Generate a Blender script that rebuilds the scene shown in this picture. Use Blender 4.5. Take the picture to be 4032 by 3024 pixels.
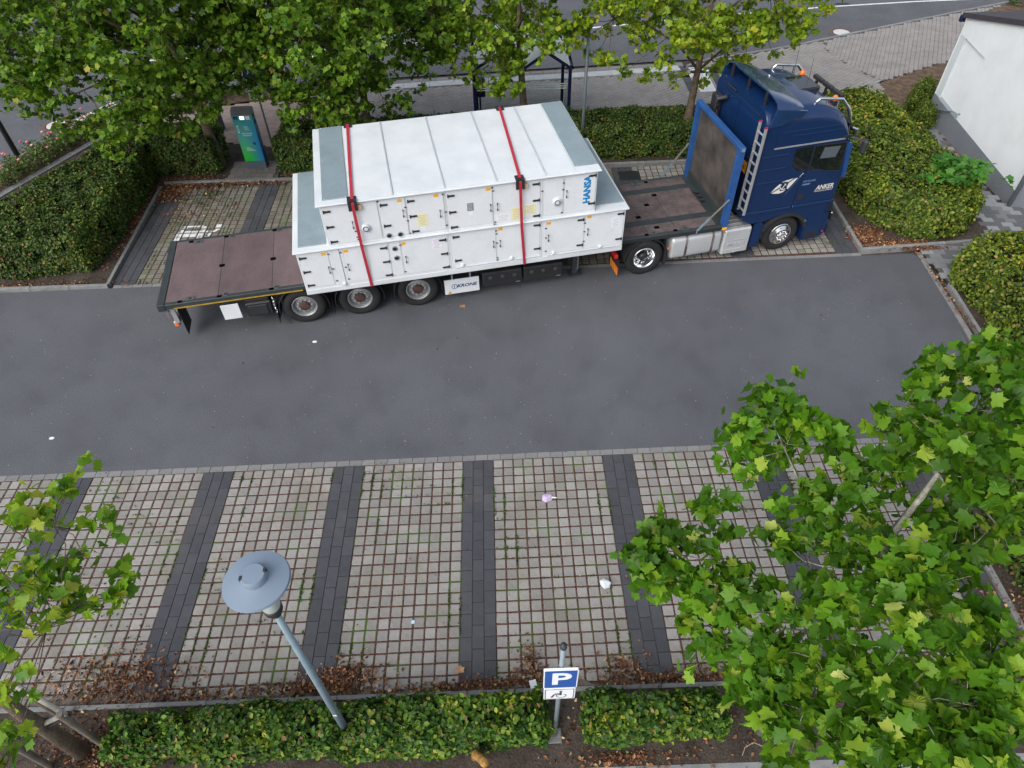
import bpy, math, random
import numpy as np
from mathutils import Vector, Matrix
random.seed(7); RNG = np.random.default_rng(11)
S = bpy.context.scene; C = S.collection
for o in list(bpy.data.objects): bpy.data.objects.remove(o)
# ------------------------------------------------------------------ camera, sky, sun, exposure
CAM_H = 11.1
cam = bpy.data.objects.new('camera', bpy.data.cameras.new('camera')); C.objects.link(cam)
cam.data.sensor_width = 36.0; cam.data.lens = 2720.774/4032*36.0
cam.data.clip_start = 0.1; cam.data.clip_end = 900
_R = ((0.999592,-0.023961,-0.015152),)
pit, rol, yaw = math.radians(46.81421), math.radians(-1.384011), math.radians(0.86847)
fw = Vector((math.sin(yaw)*math.cos(pit), math.cos(yaw)*math.cos(pit), -math.sin(pit)))
r0 = Vector((math.cos(yaw), -math.sin(yaw), 0)); u0 = r0.cross(fw)
r1 = r0*math.cos(rol)+u0*math.sin(rol); u1 = u0*math.cos(rol)-r0*math.sin(rol)
cam.matrix_world = Matrix(((r1.x,u1.x,-fw.x,0),(r1.y,u1.y,-fw.y,0),(r1.z,u1.z,-fw.z,CAM_H),(0,0,0,1)))
S.camera = cam
W = bpy.data.worlds.new('World'); S.world = W; W.use_nodes = True
nt = W.node_tree; bg = nt.nodes['Background']
sky = nt.nodes.new('ShaderNodeTexSky'); sky.sky_type = 'NISHITA'; sky.sun_disc = False
SUN_EL, SUN_AZ = math.radians(43), math.radians(222)      # azimuth clockwise from +Y
sky.sun_elevation = SUN_EL; sky.sun_rotation = SUN_AZ
sky.air_density = 1.0; sky.dust_density = 4.0; sky.ozone_density = 1.0
hs = nt.nodes.new('ShaderNodeHueSaturation'); hs.inputs['Saturation'].default_value = 0.46
nt.links.new(sky.outputs[0], hs.inputs['Color']); nt.links.new(hs.outputs[0], bg.inputs['Color'])
bg.inputs['Strength'].default_value = 0.15
sl = bpy.data.lights.new('sun', 'SUN'); sl.energy = 0.9; sl.angle = math.radians(55); sl.color = (1.0, 0.985, 0.96)
sun = bpy.data.objects.new('sun', sl); C.objects.link(sun)
sd = Vector((math.sin(SUN_AZ)*math.cos(SUN_EL), math.cos(SUN_AZ)*math.cos(SUN_EL), math.sin(SUN_EL)))
sun.rotation_euler = sd.to_track_quat('Z', 'Y').to_euler(); sun.location = (0, 0, 30)
S.view_settings.view_transform = 'Standard'; S.view_settings.look = 'None'
S.view_settings.gamma = 1.0; S.view_settings.use_curve_mapping = False
S.view_settings.exposure = 0.60
S.render.engine = 'CYCLES'
S.cycles.max_bounces = 6; S.cycles.transparent_max_bounces = 12

# ------------------------------------------------------------------ helpers
def link(name, me, m=None, parent=None, kind=None, label=None, cat=None, group=None, smooth=False):
    o = bpy.data.objects.new(name, me); C.objects.link(o)
    if parent: o.parent = parent
    if m is not None and me is not None:
        for mm in (m if isinstance(m, (list, tuple)) else [m]): me.materials.append(mm)
    if smooth and me is not None and len(me.polygons):
        me.polygons.foreach_set('use_smooth', [True]*len(me.polygons))
    return tag(o, label, cat, group, kind)
def tag(o, label=None, cat=None, group=None, kind=None):
    if label: o['label'] = label
    if cat: o['category'] = cat
    if group: o['group'] = group
    if kind: o['kind'] = kind
    return o
def empty(name, loc, rz=0.0, label=None, cat=None, group=None):
    o = bpy.data.objects.new(name, None); C.objects.link(o); o.empty_display_size = .2
    o.location = loc; o.rotation_euler = (0, 0, rz)
    return tag(o, label, cat, group)

class MB:
    """collects shapes into one mesh"""
    def __init__(s): s.v = []; s.f = []; s.mi = []; s.cur = 0
    def add(s, vs, fs):
        n = len(s.v); s.v += [tuple(map(float, q)) for q in vs]; s.f += [tuple(i+n for i in f) for f in fs]; s.mi += [s.cur]*len(fs); return s
    def box(s, x0, x1, y0, y1, z0, z1, c=0.0):
        if x0 > x1: x0, x1 = x1, x0
        if y0 > y1: y0, y1 = y1, y0
        if z0 > z1: z0, z1 = z1, z0
        if c <= 0:
            v = [(x, y, z) for z in (z0, z1) for y in (y0, y1) for x in (x0, x1)]
            return s.add(v, [(0,2,3,1),(4,5,7,6),(0,1,5,4),(2,6,7,3),(0,4,6,2),(1,3,7,5)])
        c = min(c, (x1-x0)*.45, (y1-y0)*.45, (z1-z0)*.45)
        X, Y, Z = (x0, x1), (y0, y1), (z0, z1); v = []; idx = {}
        for i in (0, 1):
            for j in (0, 1):
                for k in (0, 1):
                    sx, sy, sz = (1-2*i)*c, (1-2*j)*c, (1-2*k)*c
                    for a in range(3):
                        p = [X[i]+sx, Y[j]+sy, Z[k]+sz]; p[a] = (X[i], Y[j], Z[k])[a]
                        idx[i,j,k,a] = len(v); v.append(p)
        f = []
        for a in range(3):
            b, d = [(1,2),(0,2),(0,1)][a]
            for e in (0, 1):
                q = []
                for m_, n_ in ((0,0),(1,0),(1,1),(0,1)):
                    t = [0,0,0]; t[a] = e; t[b] = m_; t[d] = n_; q.append(idx[t[0],t[1],t[2],a])
                f.append(tuple(q))
        for a in range(3):
            b, d = [(1,2),(0,2),(0,1)][a]
            for m_ in (0, 1):
                for n_ in (0, 1):
                    t0 = [0,0,0]; t0[b] = m_; t0[d] = n_; t1 = list(t0); t1[a] = 1
                    f.append((idx[t0[0],t0[1],t0[2],b], idx[t1[0],t1[1],t1[2],b], idx[t1[0],t1[1],t1[2],d], idx[t0[0],t0[1],t0[2],d]))
        for i in (0,1):
            for j in (0,1):
                for k in (0,1): f.append((idx[i,j,k,0], idx[i,j,k,1], idx[i,j,k,2]))
        n0 = len(s.f); s.add(v, f)
        ctr = Vector(((x0+x1)/2,(y0+y1)/2,(z0+z1)/2))
        for q in range(n0, len(s.f)):
            P = [Vector(s.v[i]) for i in s.f[q]]
            nn = (P[1]-P[0]).cross(P[2]-P[0])
            if nn.dot(sum(P, Vector())/len(P)-ctr) < 0: s.f[q] = tuple(reversed(s.f[q]))
        return s
    def prism(s, poly, axis, a0, a1):
        """poly: 2D points; axis 'x': (y,z), 'y': (x,z), 'z': (x,y); extruded a0..a1"""
        def P(p, a): return {'x': (a, p[0], p[1]), 'y': (p[0], a, p[1]), 'z': (p[0], p[1], a)}[axis]
        n = len(poly); v = [P(p, a0) for p in poly]+[P(p, a1) for p in poly]
        f = [tuple(range(n))[::-1], tuple(range(n, 2*n))]+[(i, (i+1) % n, n+(i+1) % n, n+i) for i in range(n)]
        ar = sum(poly[i][0]*poly[(i+1) % n][1]-poly[(i+1) % n][0]*poly[i][1] for i in range(n))
        sg = ar*(a1-a0)*(-1 if axis == 'y' else 1)
        if sg < 0: f = [tuple(reversed(q)) for q in f]
        return s.add(v, f)
    def tube(s, path, r, n=8, caps=True):
        P = [Vector(p) for p in path]; rs = r if isinstance(r, (list, tuple)) else [r]*len(P)
        v = []; f = []; up = None
        for i, p in enumerate(P):
            d = (P[min(i+1, len(P)-1)]-P[max(i-1, 0)])
            d = d.normalized() if d.length > 1e-9 else Vector((0,0,1))
            if up is None:
                up = Vector((0,0,1)) if abs(d.z) < .9 else Vector((1,0,0))
            a = d.cross(up)
            if a.length < 1e-6: a = d.cross(Vector((0,1,0)))
            a.normalize(); b = d.cross(a).normalized(); up = a.cross(d) if False else up
            for k in range(n):
                t = 2*math.pi*k/n; v.append(p+(a*math.cos(t)+b*math.sin(t))*rs[i])
        for i in range(len(P)-1):
            for k in range(n):
                k2 = (k+1) % n; f.append((i*n+k, (i+1)*n+k, (i+1)*n+k2, i*n+k2))
        if caps:
            f.append(tuple(range(n))); f.append(tuple(reversed(range((len(P)-1)*n, len(P)*n))))
        return s.add(v, f)
    def lathe(s, prof, c, axis='z', n=24, a0=0, a1=2*math.pi):
        """prof: (axial, radius) list around axis through c"""
        full = abs(a1-a0-2*math.pi) < 1e-6; m = n if full else n+1; v = []
        for k in range(m):
            t = a0+(a1-a0)*k/n; cs, sn = math.cos(t), math.sin(t)
            for h, r in prof:
                q = {'z': (r*cs, r*sn, h), 'y': (r*cs, h, r*sn), 'x': (h, r*cs, r*sn)}[axis]
                v.append((c[0]+q[0], c[1]+q[1], c[2]+q[2]))
        L = len(prof); f = []
        for k in range(n):
            k2 = (k+1) % m
            for j in range(L-1):
                f.append((k*L+j, k2*L+j, k2*L+j+1, k*L+j+1))
        return s.add(v, f)
    def sphere(s, c, r, n=12, m=8, sz=1.0):
        return s.lathe([(r*sz*math.sin(-math.pi/2+math.pi*j/m), max(1e-4, r*math.cos(-math.pi/2+math.pi*j/m))) for j in range(m+1)], c, 'z', n)
    def mesh(s, name):
        me = bpy.data.meshes.new(name); me.from_pydata(s.v, [], s.f)
        if any(s.mi): me.polygons.foreach_set('material_index', s.mi)
        me.update(); return me
    def build(s, name, m, parent=None, **k):
        return link(name, s.mesh(name), m, parent, **k)
def bx(name, m, parent, x0, x1, y0, y1, z0, z1, c=0.0, **k): return MB().box(x0,x1,y0,y1,z0,z1,c).build(name, m, parent, **k)
def sheet(name, poly, z, m, parent=None, **k):
    me = bpy.data.meshes.new(name); ar = sum(poly[i][0]*poly[(i+1)%len(poly)][1]-poly[(i+1)%len(poly)][0]*poly[i][1] for i in range(len(poly)))
    if ar < 0: poly = poly[::-1]
    me.from_pydata([(x,y,z) for x,y in poly], [], [tuple(range(len(poly)))]); return link(name, me, m, parent, **k)
def copy_obj(o, parent=None, name=None, loc=None, rot=None):
    c = o.copy(); C.objects.link(c)
    if name: c.name = name
    if parent is not None: c.parent = parent
    if loc is not None: c.location = loc
    if rot is not None: c.rotation_euler = rot
    return c
def text(body, size, loc, rot, m, parent, name='lettering', ext=.0012, bold=0.0, shear=0.0, sx=1.0, align='CENTER', **k):
    cu = bpy.data.curves.new(name, 'FONT'); cu.body = body; cu.size = size; cu.extrude = ext; cu.offset = bold; cu.shear = shear
    cu.align_x = align; cu.align_y = 'CENTER'; cu.resolution_u = 3
    t = bpy.data.objects.new('tmp', cu); C.objects.link(t)
    me = bpy.data.meshes.new_from_object(t); bpy.data.objects.remove(t); bpy.data.curves.remove(cu)
    me.name = name; o = link(name, me, m, parent, **k); o.location = loc; o.rotation_euler = rot; o.scale = (sx, 1, 1); return o
def inpoly(poly, x, y):
    c = np.zeros(np.shape(x), bool); n = len(poly)
    for i in range(n):
        x0, y0 = poly[i]; x1, y1 = poly[(i+1) % n]
        if y0 == y1: continue
        cond = ((y0 > y) != (y1 > y)) & (x < (x1-x0)*(y-y0)/(y1-y0)+x0)
        c ^= cond
    return c

# ------------------------------------------------------------------ materials
MATS = {}
def mat(name, col, rough=.6, metal=0.0, var=0.0, vscale=3.0, col2=None, fine=0.0, fscale=80., bump=0.0, bscale=60., orand=0.0, spec=.5, coat=0.0, trans=0.0, emis=0.0, stretch=None, stain=None):
    if name in MATS: return MATS[name]
    m = bpy.data.materials.new(name); m.use_nodes = True; t = m.node_tree; N = t.nodes; L = t.links
    b = N['Principled BSDF']; b.inputs['Roughness'].default_value = rough; b.inputs['Metallic'].default_value = metal
    b.inputs['Specular IOR Level'].default_value = spec; b.inputs['Coat Weight'].default_value = coat; b.inputs['Transmission Weight'].default_value = trans
    if coat: b.inputs['Coat Roughness'].default_value = .06
    rgb = N.new('ShaderNodeRGB'); rgb.outputs[0].default_value = (*col, 1); out = rgb.outputs[0]
    tc = N.new('ShaderNodeTexCoord'); vec = tc.outputs['Object']
    if stretch:
        mp = N.new('ShaderNodeMapping'); mp.inputs['Scale'].default_value = stretch; L.new(vec, mp.inputs[0]); vec = mp.outputs[0]
    if var or col2:
        n = N.new('ShaderNodeTexNoise'); n.inputs['Scale'].default_value = vscale; n.inputs['Detail'].default_value = 6; n.inputs['Roughness'].default_value = .62; L.new(vec, n.inputs['Vector'])
        rp = N.new('ShaderNodeValToRGB'); rp.color_ramp.elements[0].position = .36; rp.color_ramp.elements[1].position = .66; L.new(n.outputs['Fac'], rp.inputs[0])
        mx = N.new('ShaderNodeMix'); mx.data_type = 'RGBA'
        L.new(rp.outputs[0], mx.inputs[0]); L.new(out, mx.inputs[6]); mx.inputs[7].default_value = (*(col2 or tuple(c*(1-var) for c in col)), 1); out = mx.outputs[2]
    if fine:
        n = N.new('ShaderNodeTexNoise'); n.inputs['Scale'].default_value = fscale; n.inputs['Detail'].default_value = 3; L.new(vec, n.inputs['Vector'])
        mr = N.new('ShaderNodeMapRange'); mr.inputs[1].default_value = .3; mr.inputs[2].default_value = .7; mr.inputs[3].default_value = 1-fine; mr.inputs[4].default_value = 1+fine; L.new(n.outputs['Fac'], mr.inputs[0])
        h = N.new('ShaderNodeHueSaturation'); L.new(mr.outputs[0], h.inputs['Value']); L.new(out, h.inputs['Color']); out = h.outputs[0]
    if stain:   # (colour factor, scale, from, to): weathering that lies on the place, not on the single stone
        g = N.new('ShaderNodeNewGeometry'); n = N.new('ShaderNodeTexNoise'); n.inputs['Scale'].default_value = stain[1]; n.inputs['Detail'].default_value = 5; n.inputs['Roughness'].default_value = .6; L.new(g.outputs['Position'], n.inputs['Vector'])
        mr = N.new('ShaderNodeMapRange'); mr.inputs[1].default_value = stain[2]; mr.inputs[2].default_value = stain[3]; L.new(n.outputs['Fac'], mr.inputs[0])
        mx = N.new('ShaderNodeMix'); mx.data_type = 'RGBA'; mx.blend_type = 'MULTIPLY'; L.new(mr.outputs[0], mx.inputs[0]); L.new(out, mx.inputs[6]); mx.inputs[7].default_value = (*stain[0], 1); out = mx.outputs[2]
    if orand:
        oi = N.new('ShaderNodeObjectInfo'); mr = N.new('ShaderNodeMapRange'); mr.inputs[3].default_value = 1-orand; mr.inputs[4].default_value = 1+orand; L.new(oi.outputs['Random'], mr.inputs[0])
        h = N.new('ShaderNodeHueSaturation'); L.new(mr.outputs[0], h.inputs['Value']); L.new(out, h.inputs['Color']); out = h.outputs[0]
    L.new(out, b.inputs['Base Color'])
    if bump:
        n = N.new('ShaderNodeTexNoise'); n.inputs['Scale'].default_value = bscale; n.inputs['Detail'].default_value = 4; L.new(vec, n.inputs['Vector'])
        bp = N.new('ShaderNodeBump'); bp.inputs['Strength'].default_value = bump; bp.inputs['Distance'].default_value = .02; L.new(n.outputs['Fac'], bp.inputs['Height']); L.new(bp.outputs[0], b.inputs['Normal'])
    if emis: L.new(out, b.inputs['Emission Color']); b.inputs['Emission Strength'].default_value = emis
    MATS[name] = m; return m
def leafmat(name, stops, source='island', transl=.42, rough=.45, spec=.28, alt=None, altscale=.7):
    """leaf colours picked per leaf; stops = [(pos, rgb)]"""
    m = bpy.data.materials.new(name); m.use_nodes = True; t = m.node_tree; N = t.nodes; L = t.links
    b = N['Principled BSDF']; b.inputs['Roughness'].default_value = rough; b.inputs['Specular IOR Level'].default_value = spec
    if source == 'island': r = N.new('ShaderNodeNewGeometry').outputs['Random Per Island']
    else: r = N.new('ShaderNodeObjectInfo').outputs['Random']
    rp = N.new('ShaderNodeValToRGB'); e = rp.color_ramp.elements
    while len(e) < len(stops): e.new(.5)
    for i, (p, c) in enumerate(stops): e[i].position = p; e[i].color = (*c, 1)
    L.new(r, rp.inputs[0]); col = rp.outputs[0]
    tc = N.new('ShaderNodeTexCoord'); n = N.new('ShaderNodeTexNoise'); n.inputs['Scale'].default_value = .9; n.inputs['Detail'].default_value = 2; L.new(tc.outputs['Object'], n.inputs['Vector'])
    mr = N.new('ShaderNodeMapRange'); mr.inputs[1].default_value = .3; mr.inputs[2].default_value = .7; mr.inputs[3].default_value = .8; mr.inputs[4].default_value = 1.2; L.new(n.outputs['Fac'], mr.inputs[0])
    h = N.new('ShaderNodeHueSaturation'); L.new(mr.outputs[0], h.inputs['Value']); L.new(col, h.inputs['Color']); col = h.outputs[0]
    if alt:
        n2 = N.new('ShaderNodeTexNoise'); n2.inputs['Scale'].default_value = altscale; n2.inputs['Detail'].default_value = 4; L.new(tc.outputs['Object'], n2.inputs['Vector'])
        r2 = N.new('ShaderNodeMapRange'); r2.inputs[1].default_value = .50; r2.inputs[2].default_value = .68; r2.inputs[4].default_value = .75; L.new(n2.outputs['Fac'], r2.inputs[0])
        m2 = N.new('ShaderNodeMix'); m2.data_type = 'RGBA'; L.new(r2.outputs[0], m2.inputs[0]); L.new(col, m2.inputs[6])
        h2 = N.new('ShaderNodeMix'); h2.data_type = 'RGBA'; h2.blend_type = 'MULTIPLY'; h2.inputs[0].default_value = 1; L.new(col, h2.inputs[6]); h2.inputs[7].default_value = (*alt, 1); L.new(h2.outputs[2], m2.inputs[7]); col = m2.outputs[2]
    L.new(col, b.inputs['Base Color'])
    tr = N.new('ShaderNodeBsdfTranslucent'); L.new(col, tr.inputs['Color'])
    mx = N.new('ShaderNodeMixShader'); mx.inputs[0].default_value = transl
    L.new(b.outputs[0], mx.inputs[1]); L.new(tr.outputs[0], mx.inputs[2]); L.new(mx.outputs[0], N['Material Output'].inputs['Surface'])
    MATS[name] = m; return m

ASPH = mat('lot_asphalt', (.103,.108,.122), .88, var=.20, vscale=.32, fine=.34, fscale=55, bump=.4, bscale=110, spec=.25, stain=((.86,.86,.87),1.3,.50,.74))
ROAD = mat('road_asphalt', (.108,.115,.127), .88, var=.22, vscale=.25, fine=.28, fscale=40, bump=.3, bscale=100, spec=.25, stain=((.82,.82,.83),.6,.48,.7))
PAVER = mat('paver_concrete', (.268,.261,.247), .9, var=.14, vscale=9, fine=.12, fscale=70, bump=.2, bscale=90, orand=.15, spec=.2, stain=((.80,.78,.72),1.1,.45,.68))
PAVER_SHADE_DIRT = mat('shaded_dirty_paver_concrete', (.205,.200,.178), .95, var=.2, vscale=9, fine=.14, fscale=70, bump=.2, bscale=90, orand=.15, spec=.15, stain=((.70,.72,.60),1.3,.42,.66))  # darker: shade of trees and hedges put into the colour, along with dirt
SLAB = mat('anthracite_slab', (.064,.067,.077), .85, var=.15, vscale=5, fine=.14, fscale=80, bump=.1, orand=.14, spec=.25, stain=((1.25,1.18,1.08),.9,.5,.7))
KERB = mat('kerb_concrete', (.225,.232,.232), .9, var=.25, vscale=5, fine=.10, fscale=60, bump=.2, orand=.12, spec=.2)
KERBF = mat('flat_kerb_concrete', (.205,.205,.205), .9, var=.15, vscale=5, fine=.10, fscale=60, bump=.2, orand=.10, spec=.2)
BRICK = mat('paving_brick', (.275,.262,.250), .9, var=.2, vscale=3, fine=.10, fscale=60, orand=.10, spec=.2)
BRICKS = mat('paving_brick_field', (.275,.262,.250), .9, var=.22, vscale=2, fine=.12, fscale=30, spec=.2)
PINK = mat('pink_paving', (.40,.315,.275), .9, var=.2, vscale=3, fine=.10, orand=.12, spec=.2)
WHITEP = mat('road_paint', (.72,.74,.75), .7, var=.25, vscale=9)
SOIL = mat('bed_soil', (.075,.062,.052), .95, col2=(.042,.034,.029), vscale=2.2, fine=.35, fscale=40, bump=.8, bscale=25, spec=.1)
MULCH = mat('dry_mulch', (.16,.115,.082), .95, col2=(.075,.05,.038), vscale=5, fine=.35, fscale=50, bump=.9, bscale=30, spec=.1)
def jointmat():
    m = bpy.data.materials.new('joint_fill'); m.use_nodes = True; t = m.node_tree; N = t.nodes; L = t.links; b = N['Principled BSDF']; b.inputs['Roughness'].default_value = .95; b.inputs['Specular IOR Level'].default_value = .1
    tc = N.new('ShaderNodeTexCoord'); n = N.new('ShaderNodeTexNoise'); n.inputs['Scale'].default_value = 55; n.inputs['Detail'].default_value = 3; L.new(tc.outputs['Object'], n.inputs['Vector'])
    rp = N.new('ShaderNodeValToRGB'); e = rp.color_ramp.elements; e.new(.5); e.new(.56); e.new(.6)
    for i, (p, c) in enumerate([(.30,(.022,.018,.017)),(.45,(.050,.030,.025)),(.55,(.10,.050,.038)),(.62,(.18,.11,.085)),(.72,(.035,.03,.028))]): e[i].position = p; e[i].color = (*c, 1)
    L.new(n.outputs['Fac'], rp.inputs[0])
    n2 = N.new('ShaderNodeTexNoise'); n2.inputs['Scale'].default_value = 1.7; n2.inputs['Detail'].default_value = 5; L.new(tc.outputs['Object'], n2.inputs['Vector'])
    r2 = N.new('ShaderNodeValToRGB'); r2.color_ramp.elements[0].position = .53; r2.color_ramp.elements[1].position = .64; L.new(n2.outputs['Fac'], r2.inputs[0])
    mx = N.new('ShaderNodeMix'); mx.data_type = 'RGBA'; L.new(r2.outputs[0], mx.inputs[0]); L.new(rp.outputs[0], mx.inputs[6]); mx.inputs[7].default_value = (.06,.10,.025,1)
    L.new(mx.outputs[2], b.inputs['Base Color']); return m
JOINT = jointmat()
MORTAR = mat('mortar', (.085,.08,.075), .95, var=.3, vscale=8)
WHITE = mat('white_coated_steel', (.655,.69,.725), .42, var=.05, vscale=2.2, spec=.45, bump=.02, bscale=2.5, fine=.02, fscale=14, stain=((.90,.90,.89),2.2,.52,.75))
WHITER = mat('white_roof_sheet', (.625,.66,.685), .36, var=.09, vscale=1.6, spec=.5, bump=.05, bscale=3, stain=((.90,.92,.93),1.4,.45,.7))  # tone variation imitates blotchy reflections on the roof
GALV = mat('galvanised_cover', (.27,.345,.385), .45, metal=.25, var=.14, vscale=2.2, fine=.05, fscale=25, spec=.5)
ZINC = mat('galvanised_pole', (.25,.31,.35), .5, metal=.3, var=.2, vscale=5, fine=.06, fscale=40)
BLACK = mat('black_plastic', (.018,.018,.021), .55)
VOID = mat('dark_opening', (.004,.004,.005), 1.0, spec=.0)
DUST = mat('earth_dust', (.150,.130,.112), .95, col2=(.085,.07,.06), vscale=5, fine=.25, fscale=40, spec=.1)
BLACKG = mat('chassis_black', (.022,.024,.027), .6, var=.3, vscale=3)
DKSTEEL = mat('dark_green_steel', (.030,.040,.044), .6, var=.3, vscale=3, fine=.1, fscale=30)
RUBBER = mat('tyre_rubber', (.024,.024,.026), .85, var=.25, vscale=6, spec=.25)
DECK = mat('trailer_floor_ply', (.135,.098,.102), .8, col2=(.098,.074,.078), vscale=2.6, fine=.10, fscale=35, orand=.08, spec=.25, stretch=(1,.5,1))
DECKF = mat('worn_floor_ply', (.130,.097,.097), .8, col2=(.066,.058,.056), vscale=3.5, fine=.14, fscale=25, orand=.12, spec=.25)
CABBLUE = mat('blue_truck_paint', (.0055,.0225,.079), .26, coat=.4, spec=.4, fine=.05, fscale=12)
HBBLUE = mat('blue_headboard_paint', (.022,.085,.260), .5, var=.25, vscale=3, spec=.4)
HBPLY = mat('stained_brown_ply', (.085,.072,.066), .75, col2=(.026,.024,.024), vscale=1.7, fine=.12, fscale=20)
GLASSD = mat('dark_glass', (.008,.011,.013), .05, spec=.8)
CHROME = mat('chrome', (.78,.79,.80), .12, metal=1.0)
ALU = mat('brushed_aluminium', (.50,.51,.52), .40, metal=.55, var=.1, vscale=4)
TANKS = mat('silver_tank_paint', (.55,.565,.58), .35, metal=.35, var=.06, vscale=3)
STEELR = mat('rim_silver', (.34,.35,.36), .45, metal=.5, var=.25, vscale=9)
RUST = mat('rusty_hub', (.075,.042,.034), .85, var=.4, vscale=12)
ORANGE = mat('orange_lens', (.75,.16,.02), .25)
STICK = mat('orange_sticker', (.80,.38,.02), .5)
YELLOWP = mat('yellow_contour_tape', (.42,.27,.02), .5, var=.3, vscale=6)
PALEY = mat('pale_yellow_paper', (.72,.68,.40), .7, var=.08, vscale=12)
PAPER = mat('white_paper', (.74,.76,.80), .7, var=.1, vscale=18)
REDST = mat('red_strap_webbing', (.40,.018,.040), .7, var=.15, vscale=8)
REDL = mat('red_lens', (.55,.02,.02), .3)
REDOR = mat('red_orange_reflector', (.62,.10,.02), .4)
GREYST = mat('grey_strap_webbing', (.22,.21,.185), .8, var=.2, vscale=14)
HBLUE = mat('cyan_blue_print', (.005,.19,.46), .5)
NAVY = mat('navy_print', (.012,.035,.17), .5)
SIGNB = mat('traffic_sign_blue', (.005,.075,.33), .35)
SIGNW = mat('traffic_sign_white', (.75,.78,.82), .4)
CREAM = mat('cream_print', (.62,.61,.55), .6)
WALLW = mat('white_render', (.67,.71,.735), .9, var=.06, vscale=1.2, bump=.3, bscale=60, fine=.03, fscale=30, stain=((.90,.91,.91),.9,.5,.75))
WALLG = mat('grey_render', (.155,.175,.20), .9, var=.10, vscale=1.5, bump=.15, bscale=70)
ROOFD = mat('dark_roof_sheet', (.04,.035,.045), .7, var=.2)
SHBLUE = mat('dark_blue_steel', (.006,.009,.055), .4)
LAMPG = mat('lamp_grey_blue', (.170,.222,.290), .55, var=.06, vscale=3)
OPAL = mat('opal_glass', (.46,.52,.50), .25)
BARK = mat('plane_bark', (.15,.115,.075), .95, col2=(.07,.052,.036), vscale=7, fine=.25, fscale=30, bump=.8, bscale=18)
BARKG = mat('lichen_bark', (.27,.27,.22), .95, col2=(.12,.115,.09), vscale=12, fine=.25, fscale=40, bump=.8, bscale=25)
TIMBER = mat('weathered_timber', (.17,.145,.115), .9, col2=(.095,.082,.07), vscale=5, fine=.15, bump=.4, bscale=40)
TIMBERL = mat('pale_cut_timber', (.30,.29,.25), .9, var=.3, vscale=9)
YLOG = mat('yellow_peeled_wood', (.42,.24,.055), .8, col2=(.17,.085,.025), vscale=7, bump=.4)
# ------------------------------------------------------------------ ground, lot, road, pavements
def yn(x): return 8.335+.0094*(x+3.27)          # near edge of the asphalt / flat kerb
def yf(x): return 14.285+.0165*(x+10)           # far edge of the asphalt
def yk(x): return 3.90-.002*(x+6)               # hedge kerb of the near bays
def yb(x): return 19.31+.025*max(0, x+6)        # kerb behind the far bays
sheet('ground', [(-250,-250),(250,-250),(250,250),(-250,250)], -.09, SOIL, kind='structure')
sheet('parking_lot', [(-60,yn(-60)+.13),(10.45,yn(10.45)+.13),(10.62,10.9),(10.86,12.6),(10.98,yf(10.98)),(-60,yf(-60))], 0.0, ASPH, kind='structure')
sheet('road', [(-200,15),(-15.9,15),(-15.9,20.2),(-15.5,21.5),(-14.75,23.0),(-13.4,24.8),(-11.2,26.15),(-8,26.35),(10,27.7),(14,29.2),(24,33),(200,60),(200,240),(-200,240)], -.04, ROAD, kind='structure')
# flat kerb stones between asphalt and near bays / far bays
def stone_mesh(name, L, D, H, c=.006):
    return MB().box(-L/2,L/2,-D/2,D/2,-H,0,c).mesh(name)
def kerbline(name, pts, L, D, H, z, m, gap=.006, jitter=.002, cname='kerb_stone'):
    """a line of separate stones along a polyline"""
    root = empty(name, (0,0,0)); root['kind'] = 'structure'
    me = stone_mesh(cname, L-gap, D, H); me.materials.append(m)
    for a, b in zip(pts[:-1], pts[1:]):
        a = Vector((*a,0)); b = Vector((*b,0)); d = b-a; n = max(1, round(d.length/L)); ang = math.atan2(d.y, d.x); sc = d.length/(n*L)
        for i in range(n):
            o = bpy.data.objects.new(cname, me); C.objects.link(o); o.parent = root
            p = a+d*((i+.5)/n); o.location = (p.x, p.y, z+random.uniform(-jitter,jitter)); o.rotation_euler = (random.uniform(-.004,.004), random.uniform(-.003,.003), ang+random.uniform(-.004,.004)); o.scale = (sc,1,1)
    return root
kerbline('flat_kerb', [(-11.2,yn(-11.2)+.066),(8.4,yn(8.4)+.066)], .25, .128, .12, .004, KERBF)
kerbline('flat_kerb', [(-10.0,yf(-10)+.06),(9.5,yf(9.5)+.06)], .25, .118, .12, .004, KERBF)
kerbline('bed_kerb', [(-8.8,yk(-8.8)-.035),(8.3,yk(8.3)-.035)], 1.0, .07, .2, .055, KERB)
kerbline('footpath_kerb', [(-9,2.76),(9.2,2.64)], 1.06, .12, .2, .04, KERB)
sheet('footpath', [(-30,2.70),(30,2.58),(30,-20),(-30,-20)], .02, KERBF, kind='structure')
kerbline('bay_end_kerb', [(8.28,3.95),(8.31,8.36)], 1.0, .10, .2, .06, KERB)
kerbline('lot_end_kerb', [(10.55,8.6),(10.86,11.7),(11.03,14.66)], .25, .13, .12, .006, KERBF)
kerbline('hedge_kerb', [(10.76,8.6),(11.08,11.5),(11.2,13.3)], .5, .08, .2, .07, KERB)
kerbline('left_bed_kerb', [(-30,14.26),(-10.10,14.34)], 1.0, .09, .2, .09, KERB)
kerbline('left_bed_side_kerb', [(-10.12,14.39),(-10.24,19.1)], 1.0, .09, .2, .09, KERB)
kerbline('back_kerb', [(-10.2,19.31),(-6.2,19.32),(9.5,19.75)], 1.0, .10, .2, .09, KERB)
kerbline('right_bed_side_kerb', [(9.56,14.86),(9.62,19.75)], 1.0, .09, .2, .09, KERB)
kerbline('right_bed_kerb', [(9.53,14.80),(13.0,15.03)], 1.0, .09, .2, .09, KERB)
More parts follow.
